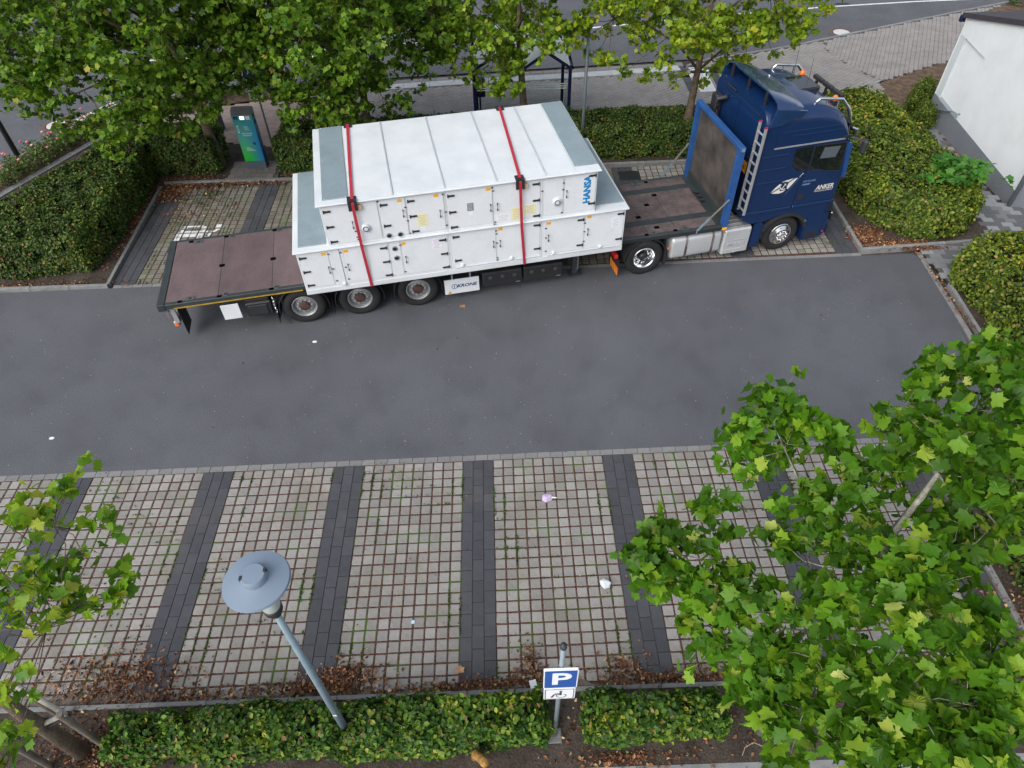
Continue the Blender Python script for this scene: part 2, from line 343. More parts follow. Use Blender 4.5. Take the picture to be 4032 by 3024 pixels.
# beds
sheet('planting_bed', [(-30,2.75),(9.3,2.64),(9.3,3.845),(-30,3.87)], .03, SOIL, kind='structure')
sheet('planting_bed', [(8.34,3.84),(30,3.8),(30,14.2),(11.2,13.4),(10.8,9.0),(10.6,8.45),(8.34,8.4)], .032, SOIL, kind='structure')
sheet('planting_bed', [(-30,14.31),(-10.16,14.39),(-10.28,19.3),(-10.2,19.36),(9.5,19.8),(9.66,14.9),(13.0,15.08),(13.5,15.9),(13.3,22.5),(10,22.0),(-8,21.6),(-11.6,22.4),(-13.2,22.2),(-14.9,18.9),(-30,14.5)], .034, SOIL, kind='structure')
sheet('rose_bed', [(-16.2,18.6),(-15.35,18.3),(-13.65,22.15),(-11.6,24.2),(-7.2,25.2),(-7.2,25.9),(-11.2,25.7),(-13.2,24.5),(-14.6,22.8),(-15.4,21.3)], .05, MULCH, kind='structure')
kerbline('rose_bed_kerb', [(-16.3,18.7),(-15.45,21.3),(-14.65,22.9),(-13.25,24.6),(-11.2,25.85),(-7.2,26.1)], .9, .12, .2, .08, KERB)
kerbline('bed_edging', [(-15.9,16.8),(-15.0,18.95),(-13.4,22.2),(-12.2,23.3)], 1.0, .24, .2, .07, KERB)
sheet('dry_bed', [(12.9,22.4),(13.0,24.1),(14.2,24.85),(16.2,25.9),(17.3,26.4),(22,28.6),(22,22.5),(14.6,22.3),(14.4,18),(13.2,18)], .036, MULCH, kind='structure')
sheet('mulch_bed', [(20.9,31.2),(22.9,32.3),(40,38.6),(40,30),(20.5,28.4)], .05, MULCH, kind='structure')
# grass paver bays, each with its own pavers
pv = MB().box(-.086,.086,-.086,.086,-.06,0,.009).mesh('paver'); pv.materials.append(PAVER)
sb = MB().box(-.0955,.0955,-.1955,.1955,-.06,0,.004).mesh('slab'); sb.materials.append(SLAB)
pv_shade_dirt = MB().box(-.086,.086,-.086,.086,-.06,0,.011).mesh('paver'); pv_shade_dirt.materials.append(PAVER_SHADE_DIRT)
def bay(x0, x1, y0f, y1f, vis=lambda x, y: True, anchor='far', pv=pv):
    root = sheet('parking_bay', [(x0,y0f(x0)),(x1,y0f(x1)),(x1,y1f(x1)),(x0,y1f(x0))], -.013, JOINT, kind='structure')
    nx = max(1, int(round((x1-x0)/.2))); px_ = (x1-x0)/nx
    for i in range(nx):
        x = x0+(i+.5)*px_; ya, yz = y0f(x), y1f(x); n = int((yz-ya+.03)/.2)
        for j in range(n):
            y = yz-.1-j*.2 if anchor == 'far' else ya+.1+j*.2
            if not vis(x, y): continue
            o = bpy.data.objects.new('paver', pv); C.objects.link(o); o.parent = root
            o.location = (x+random.uniform(-.003,.003), y+random.uniform(-.003,.003), random.uniform(-.005,.002))
            o.rotation_euler = (random.uniform(-.018,.018), random.uniform(-.018,.018), random.uniform(-.022,.022)); o.scale = (px_/.2,1,1)
    return root
def strip(x0, x1, y0f, y1f, vis=lambda x, y: True, anchor='far'):
    root = sheet('divider_strip', [(x0,y0f(x0)),(x1,y0f(x1)),(x1,y1f(x1)),(x0,y1f(x0))], -.02, MORTAR, kind='structure')
    w = (x1-x0)/3
    for i in range(3):
        x = x0+(i+.5)*w; ya, yz = y0f(x), y1f(x); y = yz-.2+(.2 if i == 1 else 0)
        y = yz; first = (.2 if i == 1 else .4)
        while y > ya+.05:
            h = min(first, y-ya); first = .4
            if vis(x, y-h/2):
                o = bpy.data.objects.new('slab', sb); C.objects.link(o); o.parent = root; o.location = (x, y-h/2, random.uniform(-.002,.002)); o.scale = (w/.2, h/.4, 1)
                o.rotation_euler = (random.uniform(-.004,.004), random.uniform(-.004,.004), 0)
            y -= h
    return root
NY0 = lambda x: yk(x)+.005
NY1 = lambda x: yn(x)-.002
NS = [(-11.4,-10.8),(-8.80,-8.21),(-6.015,-5.432),(-3.445,-2.849),(-.879,-.287),(1.904,2.503),(4.793,5.421),(7.62,8.22)]
vn = lambda x, y: x > -7.9-.35*(y-4) or y > 6
for a, b in NS[1:]: strip(a, b, NY0, NY1)
for (a, b), (c, d) in zip(NS[:-1], NS[1:]): bay(b, c, NY0, NY1, vis=(lambda x, y: x > -10.2))
FY0 = lambda x: yf(x)+.122
FY1 = lambda x: yb(x)-.06
FS = [(-10.07,-9.47),(-7.26,-6.65),(-4.45,-3.85),(-1.65,-1.05),(1.15,1.75),(3.55,4.15),(6.12,6.72),(8.90,9.50)]
def trail(x, y):   # what the trailer and its load leave in view
    yl = 12.09+.18*(x+7.73)
    return x < -5.6 or (x > 1.3 and y < 16.2) or (x > 3.0 and y > yl+2.0) or x > 6.0
for a, b in FS: strip(a, b, FY0, FY1, vis=trail)
for (a, b), (c, d) in zip(FS[:-1], FS[1:]): bay(b, c, FY0, FY1, vis=trail, pv=pv if b > 4 else pv_shade_dirt)
# painted electric car pictogram on the charging bay
def pictogram():
    import itertools
    shp = [[(-9.03,16.24),(-8.87,16.24),(-8.87,16.43),(-9.03,16.43)], [(-9.06,16.43),(-8.26,16.43),(-8.26,16.64),(-9.06,16.64)], [(-8.45,16.34),(-8.29,16.34),(-8.29,16.43),(-8.45,16.43)],
           [(-9.05,16.64),(-8.85,16.64),(-8.80,16.75),(-8.98,16.75)], [(-8.85,16.68),(-8.27,16.68),(-8.27,16.76),(-8.85,16.76)], [(-8.99,16.76),(-8.88,16.76),(-8.80,17.0),(-8.92,17.0)], [(-8.90,16.93),(-8.33,16.93),(-8.40,17.01),(-8.86,17.01)], [(-8.38,16.72),(-8.27,16.72),(-8.30,16.97),(-8.42,16.97)],
           [(-8.23,16.45),(-8.12,16.45),(-8.03,16.66),(-8.14,16.64)], [(-8.23,16.58),(-8.15,16.6),(-8.2,16.75),(-8.25,16.72)], [(-8.08,16.60),(-7.94,16.74),(-7.98,16.80),(-8.12,16.68)], [(-8.0,16.74),(-7.86,16.80),(-7.88,16.87),(-8.02,16.82)], [(-8.02,16.88),(-7.86,16.88),(-7.86,17.06),(-8.02,17.06)]]
    mb = MB(); b0, b1 = FS[0][1], FS[1][0]; nx = round((b1-b0)/.2); pw = (b1-b0)/nx; g = .0215
    for ix in range(int((b1-b0)/g)):
        x = b0+(ix+.5)*g; fx = ((x-b0)/pw) % 1
        if fx < .09 or fx > .91: continue
        for iy in range(60):
            y = 16.2+(iy+.5)*g; fy = ((FY1(x)-y)/.2) % 1
            if fy < .09 or fy > .91: continue
            if any(inpoly(s_, np.array([x]), np.array([y]))[0] for s_ in shp):
                mb.add([(x-g/2,y-g/2,.0055),(x+g/2,y-g/2,.0055),(x+g/2,y+g/2,.0055),(x-g/2,y+g/2,.0055)], [(0,1,2,3)])
    mb.build('bay_marking', WHITEP, kind='structure')
pictogram()
# pavement of clinker bricks behind the hedge
def brickfield(name, polys, L, Wd, gl, gw, m1, m2, z, near, joint):
    root = None; items = []
    for poly, ang in polys:
        if root is None: root = sheet(name, polys[0][0], z-.012, joint, kind='structure')
        else: sheet('paving_base', poly, z-.012, joint, root)
        ca, sa = math.cos(ang), math.sin(ang); xs = [p[0] for p in poly]; ys = [p[1] for p in poly]; cx, cy = sum(xs)/len(xs), sum(ys)/len(ys)
        R_ = max(math.hypot(x-cx, y-cy) for x, y in poly)
        nu, nv = int(R_/L)+2, int(R_/Wd)+2
        for j in range(-nv, nv):
            for i in range(-nu, nu):
                u, v = (i+(.5 if j % 2 else 0))*L, j*Wd; items.append((cx+u*ca-v*sa, cy+u*sa+v*ca, ang, len(items), poly))
        arr = items
    out = []
    for poly, ang in polys:
        sel = [t for t in items if t[4] is poly]; X = np.array([t[0] for t in sel]); Y = np.array([t[1] for t in sel]); k = inpoly(poly, X, Y)
        out += [sel[i] for i in np.nonzero(k)[0]]
    out.sort(key=lambda t: math.dist((t[0], t[1]), near))
    me = MB().box(-L/2+gl/2, L/2-gl/2, -Wd/2+gw/2, Wd/2-gw/2, -.05, 0, .004).mesh('brick'); me.materials.append(m1)
    for x, y, a, *_ in out[:300]:
        o = bpy.data.objects.new('brick', me); C.objects.link(o); o.parent = root; o.location = (x, y, z+random.uniform(-.002,.002)); o.rotation_euler = (0,0,a)
    mb = MB()
    for x, y, a, *_ in out[300:]:
        c_, s_ = math.cos(a), math.sin(a); hu, hv = L/2-gl/2, Wd/2-gw/2; dz = random.uniform(-.002,.002)
        P = [(x+u*c_-v*s_, y+u*s_+v*c_) for u, v in ((-hu,-hv),(hu,-hv),(hu,hv),(-hu,hv))]
        mb.add([(p[0],p[1],z-.03) for p in P]+[(p[0],p[1],z+dz) for p in P], [(4,5,6,7),(0,1,5,4),(1,2,6,5),(2,3,7,6),(3,0,4,7)])
    if mb.f: mb.build('brick_field', m2, root, kind='stuff')
    return root
PAV_A = [(-6.2,21.2),(9.9,21.9),(13.5,22.4),(14.1,25.0),(13.75,25.7),(13.4,26.6),(13.15,27.9),(13.3,28.75),(11.7,28.12),(10.0,27.62),(8.3,27.2),(7.7,26.7),(7.1,26.2),(4.4,25.96),(-1.46,25.58),(-6.2,25.2)]
PAV_B = [(14.1,25.0),(14.2,24.9),(16.2,25.95),(17.3,26.45),(22.5,28.7),(20.9,31.2),(22.6,32.2),(20.7,31.55),(17.9,30.5),(13.4,28.75),(13.15,27.9),(13.4,26.6),(13.75,25.7)]
brickfield('pavement', [(PAV_A, .644), (PAV_B, 1.11)], .21, .155, .004, .013, BRICK, BRICKS, .045, (7.5,23.5), MORTAR)
brickfield('pink_pavement', [([(-12.0,23.3),(-11.3,22.3),(-6.3,21.2),(-6.25,25.05),(-7.2,25.1),(-11.4,24.1)], .05)], .2, .1, .004, .006, PINK, PINK, .046, (-8.5,23.5), MORTAR)
kerbline('bus_stop_kerb', [(-6.2,25.42),(-1.46,25.83),(4.42,26.26),(7.05,26.52)], 1.0, .42, .25, .075, mat('bright_kerb_concrete', (.42,.44,.45), .85, var=.15, vscale=4, orand=.05))
kerbline('gutter', [(-6.2,25.95),(-1.2,26.38),(4.42,26.83),(7.3,27.02)], .5, .34, .2, .0, KERBF, cname='gutter_slab')
kerbline('road_kerb', [(7.4,26.75),(8.3,27.28),(10.0,27.74),(11.7,28.25),(13.4,28.9),(17.9,30.62),(20.7,31.68),(22.9,32.45),(30,35.2)], .9, .12, .2, .065, KERB)
# tactile guide slabs
gs = empty('tactile_paving', (0,0,0)); gs['kind'] = 'structure'
def tslab(x, y, w, d, m):
    bx('tactile_slab', m, gs, x-w/2+.004, x+w/2-.004, y-d/2+.004, y+d/2-.004, .0, .058, .004)
TW = mat('white_tactile', (.60,.62,.63), .8, var=.15, vscale=6, orand=.05)
for j in range(7):
    for i in range(2): tslab(7.55+i*.3, 24.6+j*.3, .3, .3, TW)
    tslab(7.15, 24.6+j*.3, .3, .3, SLAB); tslab(8.25, 24.6+j*.3, .3, .3, SLAB)
for i in range(8): tslab(6.65+i*.3, 26.15-.3*(i < 3), .3, .3, SLAB if i in (0,1,6,7) else TW)
# mixed grey footway slabs at the right
fr = sheet('side_path', [(11.09,14.66),(11.2,13.3),(13.2,14.2),(16,14),(16,16),(14.2,16.9),(14.6,22.2),(13.5,22.2),(13.4,16.0),(13.0,15.0)], .028, MORTAR, kind='structure')
fm = [mat('path_slab_light', (.235,.25,.262), .85, var=.1, vscale=5), mat('path_slab_mid', (.16,.168,.18), .85, var=.1, vscale=5), mat('path_slab_dark', (.10,.106,.117), .85, var=.1, vscale=5)]
FP = [(11.1,14.7),(11.2,13.3),(13.2,14.1),(15.6,14.0),(15.6,15.9),(14.25,16.85),(14.5,22.1),(13.4,22.1),(13.35,16.0),(12.95,15.0)]
fms = [MB().box(-.148,.148,-.098,.098,-.05,0,.004).mesh('path_slab') for _ in fm]
for me_, m_ in zip(fms, fm): me_.materials.append(m_)
ca, sa = math.cos(-.12), math.sin(-.12)
for j in range(-30, 50):
    for i in range(-12, 20):
        u, v = (i+(j % 2)*.5)*.3, j*.2; x, y = 12.4+u*ca-v*sa, 15.5+u*sa+v*ca
        if inpoly(FP, np.array([x]), np.array([y]))[0] and (x < 12.4 or y > 13.0):
            k = random.choice([0,0,1,1,2,2]); o = bpy.data.objects.new('path_slab', fms[k]); C.objects.link(o); o.parent = fr; o.location = (x,y,.05+random.uniform(-.002,.002)); o.rotation_euler = (0,0,-.12)
# little pad under the charging column
pd = sheet('charger_pad', [(-8.34,20.49),(-8.30,19.38),(-6.74,19.38),(-6.87,20.45)], .075, MORTAR, kind='structure')
pm = mat('pad_paver', (.155,.145,.135), .9, var=.2, vscale=5, orand=.12)
pme = MB().box(-.098,.098,-.098,.098,-.04,0,.004).mesh('paver'); pme.materials.append(pm)
for i in range(7):
    for j in range(5):
        o = bpy.data.objects.new('paver', pme); C.objects.link(o); o.parent = pd; o.location = (-8.2+i*.2+(.04 if j % 2 else 0), 19.49+j*.2, .096+random.uniform(-.002,.002))
# road markings
mk = MB()
def stripe(pts, w, z=-.034):
    for a, b in zip(pts[:-1], pts[1:]):
        d = Vector((b[0]-a[0], b[1]-a[1], 0)).normalized(); n = Vector((-d.y, d.x, 0))*w/2
        mk.add([(a[0]-n.x,a[1]-n.y,z),(b[0]-n.x,b[1]-n.y,z),(b[0]+n.x,b[1]+n.y,z),(a[0]+n.x,a[1]+n.y,z)], [(0,1,2,3)])
stripe([(-14,29.0),(-6,29.7),(1.1,30.47),(4,31.04),(9,31.9),(15,32.72),(18.9,33.04),(30,33.4)], .12)
mk.build('road_centre_line', WHITEP, kind='structure')
for a, b in (((-14.98,23.45),(-14.78,23.78)), ((-14.70,23.88),(-14.35,24.45)), ((-14.2,24.7),(-13.85,25.2)), ((-13.7,25.4),(-13.2,25.95)), ((-13.0,26.15),(-12.4,26.65))):
    mk = MB(); stripe([a, b], .3); mk.build('give_way_dash', WHITEP, kind='structure')
mk = MB()
for i, x in enumerate((-9.2,-8.4,-7.6,-6.8,-6.0)):
    stripe([(x,28.2),(x+.5,29.2),(x-.05,30.1)], .16, -.035)
mk.build('bus_bay_marking', WHITEP, kind='structure')
stripe_w = MB(); mk = stripe_w; stripe([(-7.0,26.30),(-6.35,26.36),(-6.1,25.9)], .3, .09) if False else None
# manhole covers and drain grates
def manhole(x, y, z, r, lab):
    o = empty('manhole_cover', (x,y,z), 0, lab, 'manhole cover', 'round manhole covers in the road')
    MB().lathe([(0,r*1.62),(.006,r*1.6),(.006,r*1.12),(0,r*1.1)], (0,0,0), n=28).build('brick_ring', mat('reddish_ring', (.125,.085,.075), .9, var=.3, vscale=9), o)
    MB().lathe([(0,r*1.12),(.010,r*1.1),(.010,r),(.006,r)], (0,0,0), n=28).build('frame', BLACKG, o)
    mb = MB(); mb.lathe([(.0,r*.985),(.012,r*.97),(.012,.001)], (0,0,0), n=28); mb.build('lid', mat('pale_concrete_lid', (.52,.53,.53), .8, var=.12, vscale=5), o)
manhole(14.45, 29.75, -.036, .34, 'round pale manhole cover in the road beyond the brick pavement, at right')
manhole(-15.31, 23.59, -.036, .34, 'round pale manhole cover in the side road, beside the roses at left')
def grate(x0, x1, y0, y1, z, n, lab):
    o = empty('drain_grate', ((x0+x1)/2,(y0+y1)/2,z), 0, lab, 'drain grate'); hx, hy = (x1-x0)/2, (y1-y0)/2
    mb = MB(); mb.box(-hx,hx,-hy,-hy+.03,0,.008); mb.box(-hx,hx,hy-.03,hy,0,.008); mb.box(-hx,-hx+.03,-hy+.03,hy-.03,0,.008); mb.box(hx-.03,hx,-hy+.03,hy-.03,0,.008); mb.build('frame', DKSTEEL, o)
    bx('sump', BLACK, o, -hx+.03,hx-.03,-hy+.03,hy-.03,-.002,.001)
    for i in range(n):
        x = -hx+.05+(2*hx-.1)*(i+.5)/n; bx('bar', DKSTEEL, o, x-.009,x+.009,-hy+.03,hy-.03,.001,.007)
grate(15.35,15.95,32.88,33.12,-.034,9,'small red brown drain grate beside the white road line at the top')
grate(3.70,4.33,18.70,19.22,.008,12,'square dark drain grate on the pavers behind the flatbed')

# earth washed over the last rows of pavers, with ragged edges
def drift(x0, x1, yc, w, seed):
    rg = random.Random(seed); n = max(6, int((x1-x0)/.10)); top = []; bot = []
    for i in range(n+1):
        t = i/n; x = x0+(x1-x0)*t; f = math.sin(math.pi*t)**.5; top.append((x, yc+w*f*rg.uniform(.35,1.0))); bot.append((x, yc-.004))
    sheet('soil_drift', bot+top[::-1], .0065, DUST, kind='structure')
for i, (x0, x1, w) in enumerate(((-7.6,-5.5,.30),(-5.4,-4.2,.10),(-4.2,-3.5,.12),(-3.4,-2.2,.26),(-2.1,-1.0,.09),(-.95,1.3,.20),(1.4,2.3,.22),(2.4,3.9,.16),(3.9,6.0,.14))): drift(x0, x1, 3.905, w, i)
# pale grit scattered on the asphalt
mb = MB()
for k in range(420):
    x, y, r = random.uniform(-12,10), random.uniform(8.6,14.1), random.uniform(.006,.016); mb.add([(x-r,y,.001),(x,y-r*.8,.001),(x+r,y,.001),(x,y+r*.8,.001),(x,y,r)], [(0,1,4),(1,2,4),(2,3,4),(3,0,4)])
mb.build('grit', mat('pale_grit', (.26,.26,.26), .9), kind='stuff')
# ------------------------------------------------------------------ flatbed semi trailer (local x = along from the rear, y = across from the near side)
TO = (-7.7303, 12.0865, 0); TA = .177978
tr = empty('semi_trailer', TO, TA, 'long flatbed semi trailer with brown floor and blue headboard, loaded with white units', 'semi trailer')
RX = (math.pi/2, 0, 0)
# frame
mb = MB()
mb.box(.0,.17,.0,2.55,.98,1.16,.01); mb.box(13.38,13.55,.12,2.43,.98,1.150,.008)
for y0, y1 in ((.0,.10),(2.45,2.55)): mb.box(.172,13.60,y0,y1,1.015,1.150,.012)
for y in (.78,1.70): mb.box(.4,11.2,y,y+.09,.62,1.01,.01); mb.box(11.2,13.3,y,y+.09,.86,1.01,.01)
for x in np.arange(.9,13.3,.62): mb.box(x-.03,x+.03,.1,2.45,.93,1.06)
mb.build('frame', DKSTEEL, tr)
bx('contour_tape', YELLOWP, tr, .34,3.2,-.008,-.001,1.018,1.048)
bx('edge_profile', BLACKG, tr, 3.2,13.6,-.010,-.002,1.03,1.10)
# floor panels
xs = [.175,1.33,2.53,3.73,4.93,6.13,7.33,8.53,9.73,10.93]
for a, b in zip(xs[:-1], xs[1:]): bx('floor_panel', DECK, tr, a+.004,b-.004,.104,2.446,1.10,1.146,.002)
for a, b in ((10.934,11.6),(11.605,12.35),(12.355,13.375)):
    for y0, y1 in ((.104,.495),(.705,1.30),(1.305,1.895),(2.105,2.446)): bx('floor_panel', DECKF, tr, a,b-.004,y0+.003,y1-.003,1.10,1.146,.002)
for y in (.5,1.9): bx('floor_rail', DKSTEEL, tr, 10.934,13.375,y,y+.2,1.09,1.149,.003)
for x, y in ((1.34,1.24),(2.53,1.23),(11.6,.86),(12.0,1.35),(12.35,1.75),(11.9,.33)): bx('socket', VOID, tr, x-.065,x+.065,y-.055,y+.055,1.14,1.1495,.001)
for x, y in ((.52,2.41),(1.36,2.44),(2.54,2.44),(.5,.06),(1.36,.05),(2.52,.05),(12.35,2.40),(12.3,.10),(11.55,.08)):
    s_ = -1 if y > 1 else 1
    bx('socket', VOID, tr, x-.05,x+.05,y-.04,y+.04,1.152,1.157)
for x, y, w in ((.70,2.36,.20),(1.50,2.42,.11),(2.66,2.42,.11),(.72,.13,.20),(1.49,.10,.10),(2.63,.10,.10),(12.05,2.38,.3),(12.55,.12,.22),(11.75,.12,.16)):
    pl = bx('lashing_plate', mat('worn_plate', (.10,.11,.115), .6, metal=.3, var=.4, vscale=9), tr, x-w/2,x+w/2,y-.06,y+.06,1.148,1.158,.003)
    MB().lathe([(0,.032),(.01,.03),(.012,.018),(.004,.016)], (x,y,1.158), n=12).build('lashing_ring', DKSTEEL, pl)
# headboard
hb = empty('headboard', (0,0,0)); hb.parent = tr
bx('panel', HBPLY, hb, 13.575,13.61,.16,2.39,1.16,3.13,.003)
for y0, y1 in ((-.02,.16),(2.39,2.57)):
    MB().prism([(13.50,y0),(13.62,y0),(13.62,y1),(13.50,y1)], 'z', 1.03, 3.13).build('post', HBBLUE, hb)
    bx('post_rib', HBBLUE, hb, 13.475,13.50,y0+.05,y0+.13,1.2,3.0,.006)
bx('top_rail', HBBLUE, hb, 13.49,13.63,-.02,2.57,3.13,3.235,.014)
bx('rail_end', ZINC, hb, 13.52,13.60,-.035,-.02,3.14,3.22,.003)
bx('kick_plate', DKSTEEL, hb, 13.53,13.576,.16,2.39,1.15,1.36,.004)
bx('marker', STICK, hb, 13.49,13.62,-.031,-.021,1.04,1.115,.002)
# axles, wheels
def wheel(parent, x, y, z, R, Wd, style, side=-1):
    """y = outer face; the wheel extends inwards (side=-1: outer face looks to -y)"""
    s = side; w = empty('wheel', (x,y,z)); w.parent = parent
    A = lambda d: -s*d
    tw = [(A(.10),R*.565),(A(.03),R*.60),(A(.0),R*.70),(A(.006),R*.86),(A(.03),R*.955),(A(.055),R*.995),(A(Wd*.5),R),(A(Wd-.05),R*.99),(A(Wd-.01),R*.86),(A(Wd),R*.65)]
    MB().lathe(tw, (0,0,0), 'y', 44).build('tyre', RUBBER, w, smooth=True)
    def ring(name, m, prof, rad, n=10, seg=8, off=0.0, smooth=True):
        me = MB().lathe(prof, (0,0,0), 'y', seg).mesh(name); me.materials.append(m)
        if smooth: me.polygons.foreach_set('use_smooth', [True]*len(me.polygons))
        for k in range(n):
            a = 2*math.pi*k/n+off; q = bpy.data.objects.new(name, me); C.objects.link(q); q.parent = w; q.location = (rad*math.cos(a), 0, rad*math.sin(a))
    r = R*.575
    if style == 'trailer':
        MB().lathe([(A(.028),r*1.03),(A(.018),r*.99),(A(.03),r*.94),(A(.11),r*.86),(A(.13),r*.84)], (0,0,0), 'y', 40).build('rim', STEELR, w, smooth=True)
        MB().lathe([(A(.13),r*.86),(A(.10),r*.74),(A(.085),r*.62),(A(.085),r*.40)], (0,0,0), 'y', 32).build('rim_disc', STEELR, w, smooth=True)
        MB().lathe([(A(.075),r*.46),(A(.05),r*.44),(A(.02),r*.40),(A(.012),r*.15),(A(.01),.001)], (0,0,0), 'y', 10).build('hub', RUST, w)
        ring('nut', ALU, [(A(.09),.022),(A(.055),.021),(A(.05),.001)], r*.56, seg=6, smooth=False)
    elif style == 'front':
        MB().lathe([(A(.02),r*1.05),(A(.004),r*1.0),(A(.012),r*.93),(A(.0),r*.86),(A(-.035),r*.62),(A(-.05),r*.56),(A(-.05),r*.30)], (0,0,0), 'y', 44).build('rim', CHROME, w, smooth=True)
        MB().lathe([(A(-.05),r*.30),(A(-.075),r*.27),(A(-.08),r*.17),(A(-.06),r*.14),(A(-.06),.001)], (0,0,0), 'y', 24).build('hub', ALU, w, smooth=True)
        ring('nut', CHROME, [(A(-.045),.022),(A(-.075),.02),(A(-.09),.008),(A(-.092),.001)], r*.45, off=.3)
        ring('hand_hole', BLACK, [(A(-.022),.016),(A(-.024),.001)], r*.74, off=.6)
    else:
        MB().lathe([(A(.03),r*1.05),(A(.012),r*1.0),(A(.03),r*.93),(A(.06),r*.88),(A(.17),r*.80),(A(.20),r*.74),(A(.21),r*.42)], (0,0,0), 'y', 44).build('rim', CHROME, w, smooth=True)
        MB().lathe([(A(.21),r*.42),(A(.10),r*.40),(A(.06),r*.36),(A(.05),.001)], (0,0,0), 'y', 28).build('hub', mat('black_axle_hub', (.02,.02,.022), .4), w, smooth=True)
        ring('nut', CHROME, [(A(.21),.024),(A(.16),.022),(A(.15),.001)], r*.55)
        ring('hand_hole', BLACK, [(A(.190),.03),(A(.186),.001)], r*.70, off=.3)
    return w
for x in (3.12,4.425,5.82):
    wheel(tr, x, .035, .50, .50, .37, 'trailer', -1); wheel(tr, x, 2.515, .50, .50, .37, 'trailer', 1)
    MB().tube([(x,.3,.5),(x,2.25,.5)], .075, 12).build('axle', BLACKG, tr)
    for y in (.02,2.15):
        R_ = .575
        for a0, a1 in ((-.15,1.05),(2.05,3.35)):
            n = 8; fm_ = MB()
            for k in range(n):
                t0, t1 = a0+(a1-a0)*k/n, a0+(a1-a0)*(k+1)/n
                P = [(x+r_*math.cos(t), yy, .5+r_*math.sin(t)) for t in (t0,t1) for yy in (y,y+.38) for r_ in (R_,R_+.012)]
                fm_.add(P, [(0,1,3,2),(4,6,7,5),(1,5,7,3),(0,2,6,4),(0,4,5,1),(2,3,7,6)])
            fm_.build('mudguard', BLACKG, tr)
        bx('mud_flap', BLACK, tr, x-.655,x-.645,y,y+.36,.16,.52)
# rear end
bx('rear_bracket', ALU, tr, .19,.30,.10,.16,.52,.97,.01); bx('rear_lamp', mat('lamp_housing', (.12,.12,.13), .4), tr, .10,.19,.10,.42,.62,.85,.012)
bx('rear_lamp', REDL, tr, .085,.10,.13,.40,.66,.80,.006); bx('rear_lamp', REDL, tr, .085,.10,2.15,2.42,.66,.80,.006)
bx('bumper_bar', ALU, tr, .14,.26,.12,2.43,.42,.56,.012); MB().lathe([(0,.05),(-.02,.045),(-.025,.001)], (.2,.115,.48), 'y', 14).build('side_marker', ORANGE, tr)
bx('mud_flap', BLACK, tr, .35,.365,.10,.62,.15,.9)
# underbody equipment on the near side
bx('side_plate', WHITE, tr, 1.29,1.69,.03,.06,.47,.885,.004)
mb = MB().box(1.80,2.40,.08,.55,.40,.80,.03); mb.box(1.83,2.37,.10,.50,.80,.90,.02); mb.build('fire_box', BLACK, tr); bx('box_lid', BLACKG, tr, 1.88,2.30,.055,.08,.46,.74,.02)
ch = MB()
def chain(path):
    for i, (a, b) in enumerate(zip(path[:-1], path[1:])):
        c = (Vector(a)+Vector(b))/2; d = (Vector(b)-Vector(a)); L_ = d.length*.62; d.normalize(); s_ = d.cross(Vector((0,1,0)) if i % 2 else Vector((1,0,0))).normalized()*.018
        ch.tube([c-d*L_+s_*.4, c-d*L_*.6+s_, c+d*L_*.6+s_, c+d*L_+s_*.4], .007, 5); ch.tube([c-d*L_-s_*.4, c-d*L_*.6-s_, c+d*L_*.6-s_, c+d*L_-s_*.4], .007, 5)
chain([(2.47+.01*math.sin(i), .03, .92-.052*i) for i in range(10)]); chain([(9.86, .2, .95-.05*i) for i in range(14)]); ch.build('chain', CHROME, tr)
kb = bx('side_board', WHITE, tr, 6.46,7.31,.02,.05,.255,.68,.005)
text('KRONE', .125, (7.0,.0185,.475), RX, NAVY, kb, bold=.004, shear=.25, sx=1.15)
mb = MB(); mb.lathe([(0,.075),(-.0015,.074),(-.0015,.060),(0,.059)], (6.70,.0185,.475), 'y', 22); mb.box(6.692,6.708,.017,.0185,.43,.52); mb.box(6.676,6.692,.017,.0185,.485,.498); mb.build('emblem', NAVY, kb)
MB().prism([(6.52,.275),(6.63,.275),(6.575,.365)], 'y', .0185, .0165).build('warning_triangle', STICK, kb); MB().prism([(6.555,.29),(6.595,.29),(6.575,.325)], 'y', .0164, .0155).build('warning_mark', BLACK, kb)
for x in (6.66,7.1): bx('board_hanger', ZINC, tr, x-.02,x+.02,.04,.06,.68,.98)
for a, b in ((7.40,8.40),(8.44,9.43)):
    t_ = MB().box(a,b,.05,.65,.30,.70,.03); o = t_.build('pallet_box', BLACKG, tr); bx('lid', BLACK, o, a+.02,b-.02,.035,.05,.32,.64,.01)
    for k in range(3): 
        x = a+(b-a)*(.2+.3*k); MB().lathe([(0,.055),(-.012,.05),(-.02,.02),(-.018,.001)], (x,.035,.56), 'y', 10).build('latch', mat('dark_latch', (.05,.052,.055), .5), o)
    bx('type_plate', ALU, o, b-.17,b-.06,.033,.035,.335,.352)
mb = MB(); mb.box(9.75,9.90,.30,.45,.10,1.0,.01); mb.box(9.75,9.90,2.1,2.25,.10,1.0,.01); mb.box(9.65,10.0,.25,.5,.08,.10); mb.box(9.65,10.0,2.05,2.3,.08,.10); mb.box(9.79,9.86,.45,2.1,.6,.68); mb.build('landing_leg', DKSTEEL, tr)

